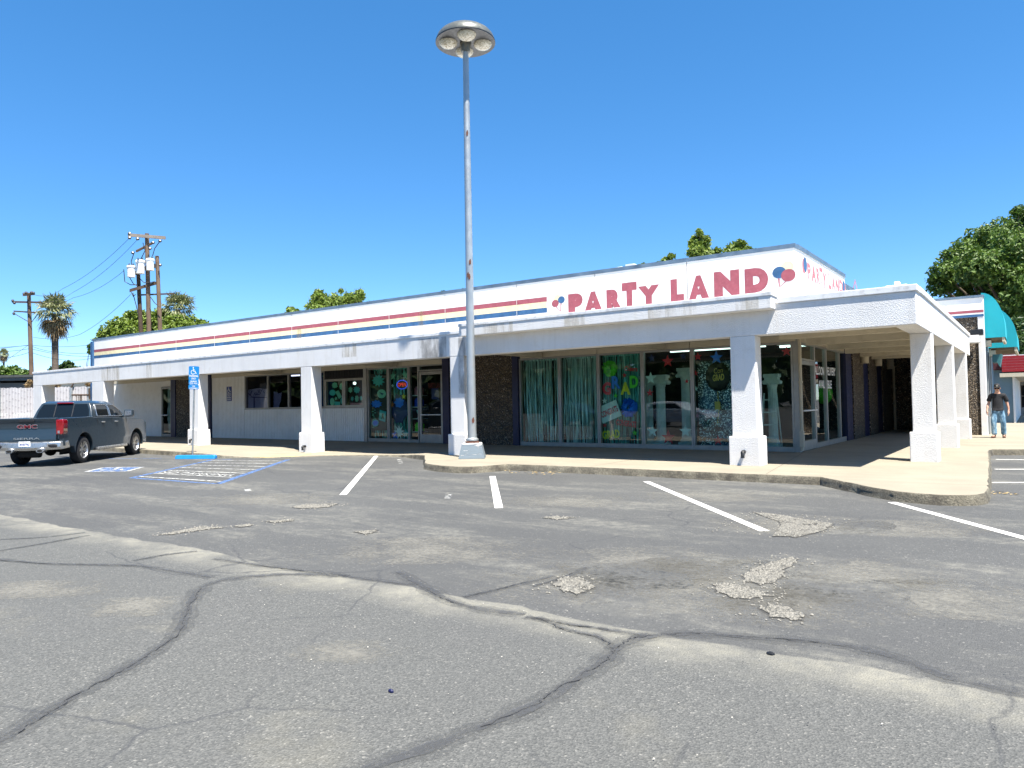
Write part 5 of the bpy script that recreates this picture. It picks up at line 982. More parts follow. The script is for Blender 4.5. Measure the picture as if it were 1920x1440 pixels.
flat('window_sticker', [(172, 570), (205, 550), (245, 622), (212, 648)], 'deco_mint', 'tilted rectangular green sticker in the left sash', 'sticker', grp=grp); flat('window_sticker', [(163, 678), (225, 680), (225, 726), (163, 724)], 'deco_cyan', 'rectangular teal sticker at the bottom of the left sash', 'sticker', grp=grp)
flat('pink_strip', [(338, 690), (485, 695), (485, 724), (342, 726)], 'deco_pink', 'pink paper strip along the bottom of the right sash', 'paper strip')
flat('light_spot', ring(388, 472, 17, 14), 'tube_light', 'small round lit lamp seen through the right sash', 'lamp', 20.4)
curtain('teal streamers hanging in the narrow pane left of the sashes', -24.88, -24.56, 'green_foil', seed=9, zt=2.9, zb=1.6, dens=30)
# office window sheets
def P3(x, y, Y): return gy(440+x/7.385, 680+y/7.385, Y)
M('paper_white', (.50, .53, .55), .8, var=.1, vs=6); M('paper_blue', (.02, .03, .12), .7); M('blue_drape', (.012, .03, .14), .8, var=.25, vs=6)
q = MB(); Y = 20.1; pts = [(190, 375), (330, 352), (468, 372), (470, 648), (185, 648)]; q.prism([(P3(a, b, Y).x, P3(a, b, Y).z) for a, b in pts], Y, Y+.01, 'y'); pm = solo('patterned_paper', q, 'paper_white', 'white printed paper arch with doodles in the left office window', 'paper sheet')
for pts in ([(200, 475), (255, 470), (462, 478), (466, 490), (255, 485)], [(262, 485), (280, 485), (280, 648), (262, 648)], [(448, 485), (468, 485), (468, 648), (458, 648)]): q = MB(); q.add([(P3(a, b, Y).x, Y-.004, P3(a, b, Y).z) for a, b in pts], [tuple(range(len(pts)))]); obj('printed_line', q, 'paper_blue', pm)
rr = random.Random(12)
q = MB()
for i in range(26):
    c = P3(200+rr.random()*255, 378+rr.random()*78, Y); a = rr.random()*6; d = Vector((math.cos(a), 0, math.sin(a)))*.09; n = Vector((-d.z, 0, d.x))*.16; q.quad(c-d-n+Vector((0, -.004-.0001*i, 0)), c+d-n+Vector((0, -.004-.0001*i, 0)), c+d+n+Vector((0, -.004-.0001*i, 0)), c-d+n+Vector((0, -.004-.0001*i, 0)))
obj('doodles', q, 'paper_blue', pm)
m_, b_, p_, o_ = newmat('diamond_paper'); co = b_.coord((1, 1, 1)); sp_ = b_.new('ShaderNodeSeparateXYZ'); b_.l.new(co, sp_.inputs[0]); w1 = b_.math('SINE', b_.math('MULTIPLY', b_.math('ADD', sp_.outputs[0], sp_.outputs[2]), 62)); w2 = b_.math('SINE', b_.math('MULTIPLY', b_.math('SUBTRACT', sp_.outputs[0], sp_.outputs[2]), 62)); b_.inp(p_, 'Base Color', b_.ramp(b_.math('MAXIMUM', w1, w2), [(.82, (.46, .5, .54)), (.9, (.03, .04, .12))]))
q = MB(); pts = [(540, 400), (585, 405), (600, 430), (650, 410), (640, 520), (600, 640), (538, 640)]; q.prism([(P3(a, b, Y).x, P3(a, b, Y).z) for a, b in pts], Y, Y+.01, 'y'); solo('diamond_sheet', q, 'diamond_paper', 'white sheet with a dark diamond lattice in the second office window', 'paper sheet')
q = MB(); q.add([p for i in range(40) for p in ((-26.95+i*.06, 20.6+.05*math.sin(i*1.1), 1.4), (-26.95+i*.06, 20.6+.05*math.sin(i*1.1), 3.1))], [(2*i, 2*i+2, 2*i+3, 2*i+1) for i in range(39)]); solo('blue_curtain', q, 'blue_drape', 'dark blue drape hanging in the office window by the column', 'curtain', smooth=True)
curtain('silver foil strips hung inside the narrow far left door', -37.5, -37.0, 'teal_foil', seed=11, zt=2.65, zb=.35, y=20.12, dens=60)
# things in the side windows
q = MB(); c = gx(1556, 740, XG-.5); q.sph((XG-.7, c.y, 1.75), .3, .3, .38, 16); solo('green_balloon', q, 'deco_green', 'dim green balloon behind the side window lettering', 'balloon', smooth=True)
# ================================================================ man on the walk
M('skin', (.46, .25, .17), .55, var=.05); M('tee_black', (.008, .008, .010), .85, var=.2, vs=9, bump=.2, bs=14, bd=.02); 
m_, b_, p_, o_ = newmat('denim'); co = b_.coord(); b_.inp(p_, 'Base Color', b_.ramp(b_.noise(b_.coord((1.5, 1.5, .8)), 7, 6, .65), [(.36, (.05, .12, .20)), (.52, (.14, .26, .36)), (.68, (.42, .55, .62))])); p_.inputs['Roughness'].default_value = .9; b_.inp(p_, 'Normal', b_.bump(b_.noise(co, 16, 5, .6), .6, .03))
M('boot_leather', (.16, .07, .04), .6); M('cap_black', (.012, .012, .013), .8); M('lens_black', (.004, .004, .004), .1)
def skin(name, nodes, edges, mat, parent, root, sub=2):
    org = ORG.get(parent.name, Vector()) if parent else Vector(); bm = bmesh.new(); lay = bm.verts.layers.skin.verify(); V = {}
    for k_, (p, r) in nodes.items():
        v = bm.verts.new(Vector(p)-org); rx2, ry2 = (r if isinstance(r, tuple) else (r, r)); v[lay].radius = (rx2, ry2); v[lay].use_root = (k_ == root); V[k_] = v
    for a, b in edges: bm.edges.new((V[a], V[b]))
    me = bpy.data.meshes.new(name); bm.to_mesh(me); bm.free(); me.materials.append(MATS[mat]); o = bpy.data.objects.new(name, me); COL.objects.link(o)
    if parent: o.parent = parent; ORG[o.name] = org
    s = o.modifiers.new('skin', 'SKIN'); s.use_smooth_shade = True; s.branch_smoothing = .3; sb = o.modifiers.new('sub', 'SUBSURF'); sb.levels = sub; sb.render_levels = sub; return o
mp = gz(1873, 821, .15); mx_, my = mp.x, mp.y
man = thing('person', (mx_, my, .15), 'man in a black cap, black t-shirt and blue jeans walking with sunglasses on', 'person')
K = lambda x, y, z: (mx_+x, my-y, .15+z)          # x to his left (picture right), y forward, z up
N = {'pelvis': (K(0, 0, .95), (.14, .10)), 'belly': (K(0, .01, 1.10), (.135, .095)), 'chest': (K(0, 0, 1.30), (.16, .105)), 'collar': (K(0, -.02, 1.45), (.085, .07)), 'neck': (K(0, 0, 1.53), .055), 'skull': (K(0, .03, 1.64), (.072, .085)), 'crown': (K(0, .015, 1.72), (.07, .085)),
     'jaw': (K(0, .075, 1.585), (.045, .035))}
E_ = [('pelvis', 'belly'), ('belly', 'chest'), ('chest', 'collar'), ('collar', 'neck'), ('neck', 'skull'), ('skull', 'crown'), ('skull', 'jaw')]
for s, sg, sw in (('r', -1, .10), ('l', 1, -.03)):
    N.update({s+'sh': (K(sg*.178, -.01, 1.405), .055), s+'el': (K(sg*.255, -.03+sw*.2, 1.16), .044), s+'fa': (K(sg*.285, sw*.8+.01, 1.03), .038), s+'wr': (K(sg*.295, sw+.03, .92), (.028, .024)), s+'pm': (K(sg*.297, sw+.05, .845), (.038, .02))})
    E_ += [('collar', s+'sh'), (s+'sh', s+'el'), (s+'el', s+'fa'), (s+'fa', s+'wr'), (s+'wr', s+'pm')]
    for i, (dy, ln_) in enumerate(((-.03, .075), (-.01, .088), (.01, .083), (.03, .066))):
        N[s+'k%d' % i] = (K(sg*.295, sw+.055+dy, .805), .0105); N[s+'m%d' % i] = (K(sg*.285, sw+.06+dy, .805-ln_*.5), .009); N[s+'t%d' % i] = (K(sg*.262, sw+.062+dy, .805-ln_*.85), .008)
        E_ += [(s+'pm', s+'k%d' % i), (s+'k%d' % i, s+'m%d' % i), (s+'m%d' % i, s+'t%d' % i)]
    N[s+'th'] = (K(sg*.28, sw+.10, .86), .011); N[s+'th2'] = (K(sg*.265, sw+.115, .815), .0095); E_ += [(s+'wr', s+'th'), (s+'th', s+'th2')]
LEG = {'r': [(-.10, .0, .90), (-.125, .10, .50), (-.115, .06, .10)], 'l': [(.10, 0, .90), (.135, .02, .50), (.14, -.10, .10)]}
for s in 'rl':
    for i, (p, r) in enumerate(zip(LEG[s], (.085, .058, .038))): N[s+'L%d' % i] = (K(*p), r)
    ft = LEG[s][2]; N[s+'ft'] = (K(ft[0]+(-.05 if s == 'r' else .01), ft[1]+.12, .045), (.035, .025)); E_ += [('pelvis', s+'L0'), (s+'L0', s+'L1'), (s+'L1', s+'L2'), (s+'L2', s+'ft')]
skin('body', N, E_, 'skin', man, 'pelvis')
T = {'z': (K(0, .0, .86), (.172, .13)), 'a': (K(0, .0, .95), (.168, .128)), 'b': (K(0, .015, 1.08), (.165, .13)), 'c': (K(0, 0, 1.30), (.18, .13)), 'd': (K(0, -.015, 1.425), (.15, .105)), 'e': (K(0, -.01, 1.49), (.078, .072))}
TE = [('z', 'a'), ('a', 'b'), ('b', 'c'), ('c', 'd'), ('d', 'e')]
for s, sg in (('r', -1), ('l', 1)): T[s+'1'] = (K(sg*.178, -.01, 1.422), .088); T[s+'2'] = (K(sg*.228, -.02, 1.30), .080); T[s+'3'] = (K(sg*.255, -.02, 1.185), .078); TE += [('d', s+'1'), (s+'1', s+'2'), (s+'2', s+'3')]
skin('t_shirt', T, TE, 'tee_black', man, 'b')
J = {'p': (K(0, 0, .94), (.165, .125)), 'q': (K(0, 0, 1.0), (.16, .12))}; JE = [('p', 'q')]
for s in 'rl':
    L3 = LEG[s]; J[s+'a'] = (K(L3[0][0], L3[0][1], .84), .105); J[s+'m'] = (K((L3[0][0]+L3[1][0])/2, (L3[0][1]+L3[1][1])/2, .67), .098); J[s+'b'] = (K(*L3[1]), .086); J[s+'c'] = (K((L3[1][0]+L3[2][0])/2, (L3[1][1]+L3[2][1])/2-.01, .29), .082); J[s+'d'] = (K(L3[2][0], L3[2][1], .09), .088); JE += [('p', s+'a'), (s+'a', s+'m'), (s+'m', s+'b'), (s+'b', s+'c'), (s+'c', s+'d')]
skin('jeans', J, JE, 'denim', man, 'p')
for s, dx in (('r', -.07), ('l', .015)):
    a = LEG[s][2]; skin('boot', {'h': (K(a[0], a[1]-.05, .045), (.048, .042)), 'm': (K(a[0]+dx*.5, a[1]+.07, .045), (.05, .04)), 't': (K(a[0]+dx, a[1]+.17, .035), (.042, .03)), 'k': (K(a[0], a[1]-.01, .12), .05)}, [('h', 'm'), ('m', 't'), ('h', 'k')], 'boot_leather', man, 'h')
hc = Vector(K(0, .025, 1.70)); q = MB(); q.loft([[(hc.x+r*1.0*math.cos(a), hc.y+r*1.2*math.sin(a), hc.z+z) for a in [2*math.pi*i/20 for i in range(20)]] for r, z in ((.090, -.01), (.091, .03), (.083, .07), (.058, .1), (.02, .112))]); cp = obj('cap', q, 'cap_black', man, smooth=True)
q = MB(); q.loft([[(hc.x+.085*math.cos(a), hc.y-.06-(.13*d_)*max(0, math.sin(a))**.7, hc.z-.002-.03*d_*math.sin(a)+z) for a in [math.pi*i/14 for i in range(15)]] for d_, z in ((.0, .0), (1, .0), (1, .008), (0, .01))], False, closed=False); obj('brim', q, 'cap_black', cp)
q = MB(); q.box(hc.x-.022, hc.x+.022, hc.y-.112, hc.y-.1, hc.z+.015, hc.z+.045); obj('cap_patch', q, 'header_paint', cp)
q = MB(); q.box(hc.x-.072, hc.x-.01, hc.y-.125, hc.y-.1, hc.z-.075, hc.z-.035); q.box(hc.x+.01, hc.x+.072, hc.y-.125, hc.y-.1, hc.z-.075, hc.z-.035); q.box(hc.x-.08, hc.x+.08, hc.y-.118, hc.y-.105, hc.z-.045, hc.z-.035); q.box(hc.x-.086, hc.x-.078, hc.y-.11, hc.y+.02, hc.z-.045, hc.z-.037); q.box(hc.x+.078, hc.x+.086, hc.y-.11, hc.y+.02, hc.z-.045, hc.z-.037); obj('sunglasses', q, 'lens_black', man, bevel=.006)
q = MB(); q.loft([[(hc.x+a*w_, hc.y-.105-d_, hc.z+z) for a in (-1, 0, 1)]+[(hc.x, hc.y-.08, hc.z+z)] for w_, d_, z in ((.008, .005, -.04), (.016, .022, -.085), (.012, .005, -.097))]); obj('nose', q, 'skin', man, smooth=True)
q = MB(); q.box(hc.x-.026, hc.x+.026, hc.y-.118, hc.y-.1, hc.z-.128, hc.z-.120); obj('mouth', q, 'dark_red', man)
for sg in (-1, 1): q = MB(); q.sph((hc.x+sg*.083, hc.y-.005, hc.z-.06), .012, .022, .035, 10); obj('ear', q, 'skin', man, smooth=True)
q = MB(); q.loft([[(hc.x+.083*math.cos(a), hc.y+.02+.085*math.sin(a), hc.z+z) for a in [math.radians(-10+200*i/12) for i in range(13)]] for z in (-.07, .0)], False, closed=False); obj('hair', q, 'boot_leather', man)
# ================================================================ trees, palms, poles
def leafmat(name, a, b, c):
    m = bpy.data.materials.new(name); m.use_nodes = True; m.node_tree.nodes.clear(); k = NB(m); out = k.new('ShaderNodeOutputMaterial'); mx = k.new('ShaderNodeMixShader'); d = k.new('ShaderNodeBsdfPrincipled'); t = k.new('ShaderNodeBsdfTranslucent')
    col = k.mix(k.ramp(k.noise(k.coord(), 5.5, 3), [(.42, 0.0), (.6, 1.0)]), k.ramp(k.noise(k.coord(), .7, 4), [(.35, a), (.65, b)]), c)
    k.l.new(col, d.inputs['Base Color']); d.inputs['Roughness'].default_value = .55; k.l.new(col, t.inputs[0]); mx.inputs[0].default_value = .28; k.l.new(d.outputs[0], mx.inputs[1]); k.l.new(t.outputs[0], mx.inputs[2]); k.l.new(mx.outputs[0], out.inputs[0]); MATS[name] = m
leafmat('leaf_green', (.028, .07, .009), (.065, .135, .014), (.13, .20, .03)); leafmat('leaf_bright', (.075, .135, .012), (.13, .20, .02), (.20, .26, .04)); leafmat('leaf_dark', (.012, .035, .010), (.03, .07, .014), (.06, .11, .02)); leafmat('leaf_purple', (.08, .03, .03), (.12, .05, .05), (.1, .06, .04))
M('bark', (.10, .075, .05), .9, var=.3, vs=6, bump=.6, bs=14, bd=.03); M('palm_bark', (.11, .085, .065), .95, var=.3, vs=4, bump=.8, bs=8, bd=.04); M('pole_wood', (.13, .085, .055), .9, var=.3, vs=1.2, bump=.4, bs=10)
leafmat('palm_leaf', (.07, .11, .035), (.15, .19, .06), (.30, .29, .15)); leafmat('palm_dead', (.12, .075, .032), (.25, .165, .075), (.45, .33, .17))
def leaves(blobs, n, size, seed, squash=1.0):
    """many small bent leaf faces spread through the clumps"""
    r = np.random.default_rng(seed); vol = np.array([b[3]**2 for b in blobs]); idx = r.choice(len(blobs), n, p=vol/vol.sum()); B = np.array(blobs)
    d = r.normal(size=(n, 3)); d /= np.linalg.norm(d, axis=1)[:, None]; rad = B[idx, 3]*(r.random(n)**.38)*(1.02+.22*np.sin(d[:, 0]*5+idx)*np.sin(d[:, 2]*6+2*idx)+.12*np.sin(d[:, 1]*11))
    c = B[idx, :3]+d*rad[:, None]*np.array([1, 1, squash]); nrm = d*.6+r.normal(size=(n, 3))*.7+np.array([0, 0, .35]); nrm /= np.linalg.norm(nrm, axis=1)[:, None]
    t = np.cross(nrm, r.normal(size=(n, 3))); t /= np.linalg.norm(t, axis=1)[:, None]; w = np.cross(nrm, t); s = size*r.uniform(.55, 1.25, n)[:, None]
    q = MB(); V = np.stack([c-t*s, c+w*s*.55+nrm*s*.12, c+t*s*1.1-nrm*s*.2, c-w*s*.55+nrm*s*.12], 1).reshape(-1, 3); q.v = [tuple(p) for p in V]; q.f = [(4*i, 4*i+1, 4*i+2, 4*i+3) for i in range(n)]; q.m = [0]*n; return q
def tree(name, label, base, blobs, n, size, seed, mat='leaf_green', tr=.3, group=None, squash=.85, twigs=0, fork=.35, cat='tree'):
    base = Vector(base); o = thing(name, base, label, cat, group); r = random.Random(seed); q = MB()
    cz = sum(b[2] for b in blobs)/len(blobs); cx = sum(b[0] for b in blobs)/len(blobs); cy = sum(b[1] for b in blobs)/len(blobs); fk = base.lerp(Vector((cx, cy, cz)), fork+.1)
    q.tube([base, base.lerp(fk, .5)+Vector((r.uniform(-.2, .2), r.uniform(-.2, .2), 0)), fk], [tr*1.2, tr*.95, tr*.8], 10)
    for b in blobs:
        e = Vector(b[:3]); mid = fk.lerp(e, .5)+Vector((r.uniform(-.4, .4), r.uniform(-.4, .4), r.uniform(.0, .5))); q.tube([fk, mid, e], [tr*.5, tr*.3, tr*.08], 6)
        for _ in range(twigs):
            d = Vector((r.gauss(0, 1), r.gauss(0, 1), abs(r.gauss(.6, 1)))).normalized(); q.tube([e, e+d*b[3]*.7+Vector((0, 0, .1)), e+d*b[3]*r.uniform(1.1, 1.7)], [tr*.07, tr*.05, tr*.02], 4)
    obj('trunk', q, 'bark', o, smooth=True); obj('crown', leaves(blobs, n, size, seed, squash), mat, o); return o
def blob(px, py, dep, rpx, dd=0): c = gd(px, py, dep+dd); return (c.x, c.y, c.z, rpx*dep/FPX)
def cloud(lst, dep, seed, spread=1.0):
    r = random.Random(seed); return [blob(px, py, dep, rp, r.uniform(-1, 1)*rp*dep/FPX*spread) for px, py, rp in lst]
# great tree at the right
b_ = cloud([(1770, 512, 26), (1790, 480, 26), (1762, 540, 20), (1800, 530, 34), (1815, 470, 30), (1840, 450, 30), (1835, 500, 40), (1870, 445, 36), (1865, 500, 46), (1880, 560, 50), (1905, 420, 24), (1908, 470, 46), (1915, 540, 56), (1930, 610, 56), (1935, 400, 24), (1955, 450, 60), (1970, 540, 70), (1990, 620, 60), (1920, 655, 36), (1750, 525, 13), (1845, 550, 42), (1910, 396, 13), (1800, 500, 26), (1900, 600, 34)], 62, 5, 2.0)
tree('broadleaf_tree', 'huge green broadleaf tree rising behind the teal awning', gd(1945, 760, 62)*1-Vector((0, 0, gd(1945, 760, 62).z)), b_, 42000, .20, 21, 'leaf_green', .5)
tree('shade_tree', 'dark shaded tree hanging over the red mansard roof', Vector((gd(1935, 760, 50).x, gd(1935, 760, 50).y, 0)), cloud([(1910, 640, 24), (1922, 655, 30), (1905, 655, 14), (1935, 620, 40)], 50, 8), 2600, .24, 4, 'leaf_dark', .25)
q = leaves(cloud([(1908, 770, 8), (1915, 765, 10), (1920, 775, 10), (1903, 777, 7)], 52, 3), 900, .14, 5); solo('dark_shrub', q, 'leaf_dark', 'dark rounded shrub at the edge of the far driveway', 'shrub')
# trees peeking over the parapet
G = 'trees behind the shop roof'
def under(px, dep): p = gd(px, 740, dep); return Vector((p.x, p.y, 0))
tree('conical_tree', 'tall narrow tree with a pointed bright top above the sign', under(1312, 42), cloud([(1312, 436, 7), (1308, 450, 12), (1318, 458, 14), (1304, 470, 16), (1325, 478, 15), (1312, 495, 22), (1345, 472, 9), (1343, 486, 12), (1300, 520, 25), (1345, 510, 20), (1298, 455, 8), (1326, 448, 7)], 42, 1), 5600, .12, 31, 'leaf_bright', .2, G, 1.0)
tree('round_tree', 'small bright tree top right of the pointed tree above the sign', under(1385, 40), cloud([(1372, 468, 10), (1388, 460, 11), (1402, 470, 9), (1380, 480, 14), (1396, 486, 12), (1412, 472, 5), (1385, 510, 22)], 40, 2), 2200, .16, 32, 'leaf_bright', .15, G)
tree('sparse_tree', 'thin sparse tree showing only a few leaf tufts over the coping', under(1255, 44), cloud([(1258, 481, 7), (1248, 490, 9), (1234, 497, 7), (1260, 496, 8), (1206, 498, 6), (1204, 505, 7), (1190, 505, 6), (1245, 520, 18)], 44, 3), 1100, .15, 33, 'leaf_bright', .12, G, twigs=3)
tree('yellowish_tree', 'wide yellow green tree with bare twigs above the striped parapet', under(625, 52), cloud([(600, 560, 16), (628, 568, 18), (655, 562, 16), (672, 555, 12), (592, 578, 18), (640, 585, 24), (665, 580, 18), (612, 590, 22), (676, 572, 9), (694, 575, 10), (708, 570, 6), (598, 550, 8), (675, 548, 7), (640, 545, 5)], 52, 4, 1.5), 6500, .14, 34, 'leaf_bright', .22, G, twigs=6)
tree('low_tree', 'small separate leafy tip left of the wide yellow green tree', under(548, 54), cloud([(546, 583, 9), (556, 588, 9), (540, 590, 6), (565, 590, 6), (550, 605, 15)], 54, 5), 900, .17, 35, 'leaf_bright', .12, G)
tree('dark_tip_tree', 'two small dark leafy tips beside the lamp post', under(832, 50), cloud([(833, 551, 6), (820, 556, 4), (867, 545, 4), (838, 560, 6), (866, 552, 4), (845, 580, 14)], 50, 6), 700, .15, 36, 'leaf_dark', .12, G)
tree('spreading_tree', 'broad spreading green tree behind the wooden transformer poles', under(285, 66), cloud([(205, 625, 18), (225, 612, 20), (250, 600, 20), (240, 625, 26), (275, 600, 22), (300, 596, 20), (330, 604, 20), (290, 622, 30), (320, 620, 24), (355, 606, 16), (378, 608, 12), (350, 622, 22), (190, 640, 14), (388, 614, 8), (242, 590, 8), (176, 646, 5), (258, 587, 7), (310, 585, 8)], 66, 7, 1.5), 11000, .19, 37, 'leaf_bright', .35, G)
tree('hedge_tree', 'rounded bright tree beside the left utility pole', under(20, 72), cloud([(5, 700, 16), (25, 700, 15), (45, 702, 13), (15, 706, 18), (38, 708, 14), (-10, 705, 20)], 72, 8), 2800, .24, 38, 'leaf_green', .25, 'trees at the left edge')
tree('small_tree', 'dark low tree at the foot of the near palm', under(125, 66), cloud([(128, 684, 9), (116, 692, 9), (138, 692, 8), (100, 695, 8), (150, 692, 5), (125, 700, 14)], 66, 9), 1500, .2, 39, 'leaf_dark', .2, 'trees at the left edge')
tree('roof_peek_tree', 'scrap of foliage beside the blue corner post', under(168, 70), cloud([(169, 649, 5), (168, 656, 3), (172, 660, 6)], 70, 9), 260, .18, 40, 'leaf_green', .1, 'trees at the left edge')
# palms
def palm(label, px, pyt, pyc, pyb, dep, rpx, seed, group='fan palms', nf=36):
    c = gd(px, pyc, dep); R_ = rpx*dep/FPX; base = Vector((c.x, c.y, 0)); o = thing('fan_palm', base, label, 'palm tree', group); r = random.Random(seed); tw = R_*.15
    q = MB(); q.tube([base, base.lerp(c, .5)+Vector((.05, 0, 0)), c-Vector((0, 0, R_*.3)), c], [tw*1.15, tw, tw*.95, tw*.8], 12); obj('trunk', q, 'palm_bark', o, smooth=True)
    g_, dd_ = MB(), MB()
    def frond(q, el, az, L, fold, droop):
        d = Vector((math.cos(az)*math.cos(el), math.sin(az)*math.cos(el), math.sin(el))); s = Vector((-math.sin(az), math.cos(az), 0)); u = s.cross(d); start = c+d*R_*.1; hub = c+d*L*.5+Vector((0, 0, -.06*L)); q.tube([start, hub], [.035, .02], 4)
        n = 15
        for i in range(n):
            a = math.radians(-78+156*i/(n-1)); dirv = (d*math.cos(a)+s*math.sin(a)).normalized(); ln_ = L*.58*(.75+.25*math.cos(a))*r.uniform(.85, 1.05); w = s*math.cos(a)-d*math.sin(a); ww = L*.036
            m_ = hub+dirv*ln_*.55+u*fold*L*.12*(1 if i % 2 else -.4); e = hub+dirv*ln_+Vector((0, 0, -droop*L*r.uniform(.15, .45)))
            q.add([hub, m_-w*ww, e, m_+w*ww], [(0, 1, 2, 3)])
    for i in range(nf):
        t = i/nf; el = math.radians(84-100*t+r.uniform(-10, 10)); frond(g_, el, i*2.399+r.uniform(-.2, .2), R_*r.uniform(.8, 1.22)*(1.08 if el > .3 else .92), .5, .3+.7*t)
    for i in range(int(nf*.9)):
        el = math.radians(r.uniform(-88, -28)); frond(dd_, el, i*2.399, R_*r.uniform(.75, 1.15) if el < -.9 else R_*r.uniform(.7, 1.0), .6, 1.0)
    obj('green_fronds', g_, 'palm_leaf', o); obj('dead_frond_skirt', dd_, 'palm_dead', o)
palm('fan palm with a shaggy brown skirt between the left pole and the shop', 103, 545, 588, 690, 60, 38, 1)
palm('fan palm partly hidden behind the transformer poles', 334, 545, 580, 690, 66, 34, 2)
palm('tiny far fan palm at the left edge of the picture', 7, 655, 664, 700, 130, 11, 3, nf=36)
# utility poles
M('crossarm_wood', (.055, .035, .022), .9, var=.3, vs=3); M('crossarm_pale', (.20, .17, .14), .9, var=.2, vs=3); M('insulator', (.05, .045, .045), .3); M('transformer_paint', (.66, .68, .69), .45, var=.06); M('wire_black', (.012, .012, .014), .6)
D1 = 52.0
def pv(px, py, dd=0): return gd(px, py, D1+dd)
t1 = thing('utility_pole', (pv(283, 740).x, pv(283, 740).y, 0), 'bank of three wooden utility poles carrying white transformers', 'utility pole')
for (xt, yt, xb, r_, mt) in ((259, 508, 266, .16, 'crossarm_wood'), (275.5, 438, 280, .17, 'pole_wood'), (294.5, 480, 302, .16, 'pole_wood')):
    q = MB(); a = pv(xt, yt); b2 = pv(xb, 660); d = (b2-a); e = b2+d*(b2.z/-d.z); q.tube([a, b2, e], [r_*.85, r_, r_*1.1], 10); obj('pole', q, mt, t1, smooth=True)
def arm(nm, p0, p1, h, w, par_, mt): 
    a, b2 = Vector(p0), Vector(p1); d = (b2-a); u = d.normalized(); s = u.cross(Vector((0, 0, 1))).normalized()*w/2; z = Vector((0, 0, h/2)); q = MB(); q.loft([[a-s-z, a+s-z, a+s+z, a-s+z], [b2-s-z, b2+s-z, b2+s+z, b2-s+z]]); return obj(nm, q, mt, par_)
arm('crossarm', pv(240.5, 440.5, -.25), pv(310, 446, -.25), .22, .12, t1, 'crossarm_pale'); arm('crossarm', pv(256, 471, -1.2), pv(287, 455, 1.0), .16, .12, t1, 'crossarm_wood')
arm('crossarm', pv(243, 545, -.8), pv(299, 529, .3), .22, .14, t1, 'crossarm_wood'); arm('crossarm', pv(264, 553, .2), pv(327, 550.5, .3), .1, .1, t1, 'crossarm_wood')
for px, py, w_, h_ in ((246, 509, 15, 21), (263, 500.5, 16, 25), (281.5, 496, 14, 22)):
    c = pv(px, py, -.45); r_ = w_/2*D1/FPX; hh = h_*D1/FPX; q = MB(); q.lathe([(r_*.9, -hh/2), (r_*.95, hh*.3), (r_*1.08, hh*.33), (r_*1.08, hh*.42), (r_*.9, hh/2)], c, 18); tf = obj('transformer', q, 'transformer_paint', t1, smooth=True)
    q = MB(); 
    for sx in (-.5, .5): q.lathe([(.05, hh/2-.02), (.06, hh/2+.06), (.03, hh/2+.18)], c+RT*(sx*r_), 8)
    q.box(c.x-.06, c.x+.06, c.y, c.y+.5, c.z-.2, c.z+.1); obj('bushing', q, 'insulator', tf)
q = MB()
for px, py in ((243, 438), (243, 446), (258, 448), (300, 452), (287, 455), (249, 474), (281, 466), (300, 497)): q = MB(); q.sph(pv(px, py, -.25), .13, .13, .11, 8); obj('insulator', q, 'insulator', t1, smooth=True)
q = MB()
for l in ([(232, 505), (234, 528), (245, 534), (257, 534)], [(243, 520), (250, 532), (258, 536)], [(262, 522), (270, 530), (280, 530), (290, 528)], [(249, 549), (252, 560), (256, 575), (259, 590)], [(246, 548), (250, 556), (254, 552)], [(281, 555), (290, 568), (300, 576)], [(268, 455), (272, 470), (262, 490)], [(300, 452), (290, 466), (286, 480)], [(252, 472), (246, 490), (247, 498)]): q.tube([pv(x, y, -.4) for x, y in l], .03, 5)
obj('drop_wire', q, 'wire_black', t1)
D2 = 56.0
t2 = thing('utility_pole', (gd(60, 740, D2).x, gd(60, 740, D2).y, 0), 'single wooden utility pole with crossarms at the left edge', 'utility pole')
q = MB(); a = gd(54, 549, D2); b2 = gd(60, 730, D2); d = b2-a; e = b2+d*(b2.z/-d.z); q.tube([a, b2, e], [.13, .17, .18], 10); obj('pole', q, 'pole_wood', t2, smooth=True)
arm('crossarm', gd(44, 553.5, D2-1), gd(64, 551.5, D2+.5), .14, .12, t2, 'crossarm_wood'); arm('crossarm', gd(23, 566, D2-.3), gd(78, 567, D2-.2), .13, .1, t2, 'crossarm_wood'); arm('crossarm', gd(26, 583.5, D2-.3), gd(66, 586, D2-.2), .1, .08, t2, 'crossarm_wood')
arm('brace', gd(27, 588, D2-.3), gd(58, 606, D2-.2), .05, .05, t2, 'crossarm_wood'); arm('brace', gd(58, 606, D2-.2), gd(68, 592, D2-.2), .05, .05, t2, 'crossarm_wood')
q = MB()
for px, py in ((45, 551), (49, 549), (59, 548.5), (63, 549.5), (24, 564), (27, 568), (26, 588)): q = MB(); q.sph(gd(px, py, D2-.4), .11, .11, .12, 8); obj('insulator', q, 'insulator', t2, smooth=True)
def wire(label, pts, sag, r_=.013):
    q = MB(); out = []
    for a, b in zip(pts[:-1], pts[1:]): out += [Vector(a).lerp(Vector(b), i/14)-Vector((0, 0, sag*4*(i/14)*(1-i/14))) for i in range(14)]
    q.tube(out+[Vector(pts[-1])], r_, 5); solo('power_line', q, 'wire_black', label, 'power line', 'overhead power lines')
wire('upper power line dropping from the pole bank crossarm tip to the left', [pv(243, 446, -.3), gd(118, 541, 58), gd(60, 551, D2)], .35); wire('second power line below the crossarm tip line', [pv(258, 449, -.3), gd(137, 548, 58), gd(62, 566, D2)], .35); wire('power line leaving the lower crossarm above the palm', [pv(232, 508, -.3), gd(138, 558, 58), gd(70, 568, D2)], .3)
wire('drooping service line from the pole bank down past the palm trunk', [pv(245, 552, -.5), gd(150, 627, 57), gd(62, 632, D2)], .25)
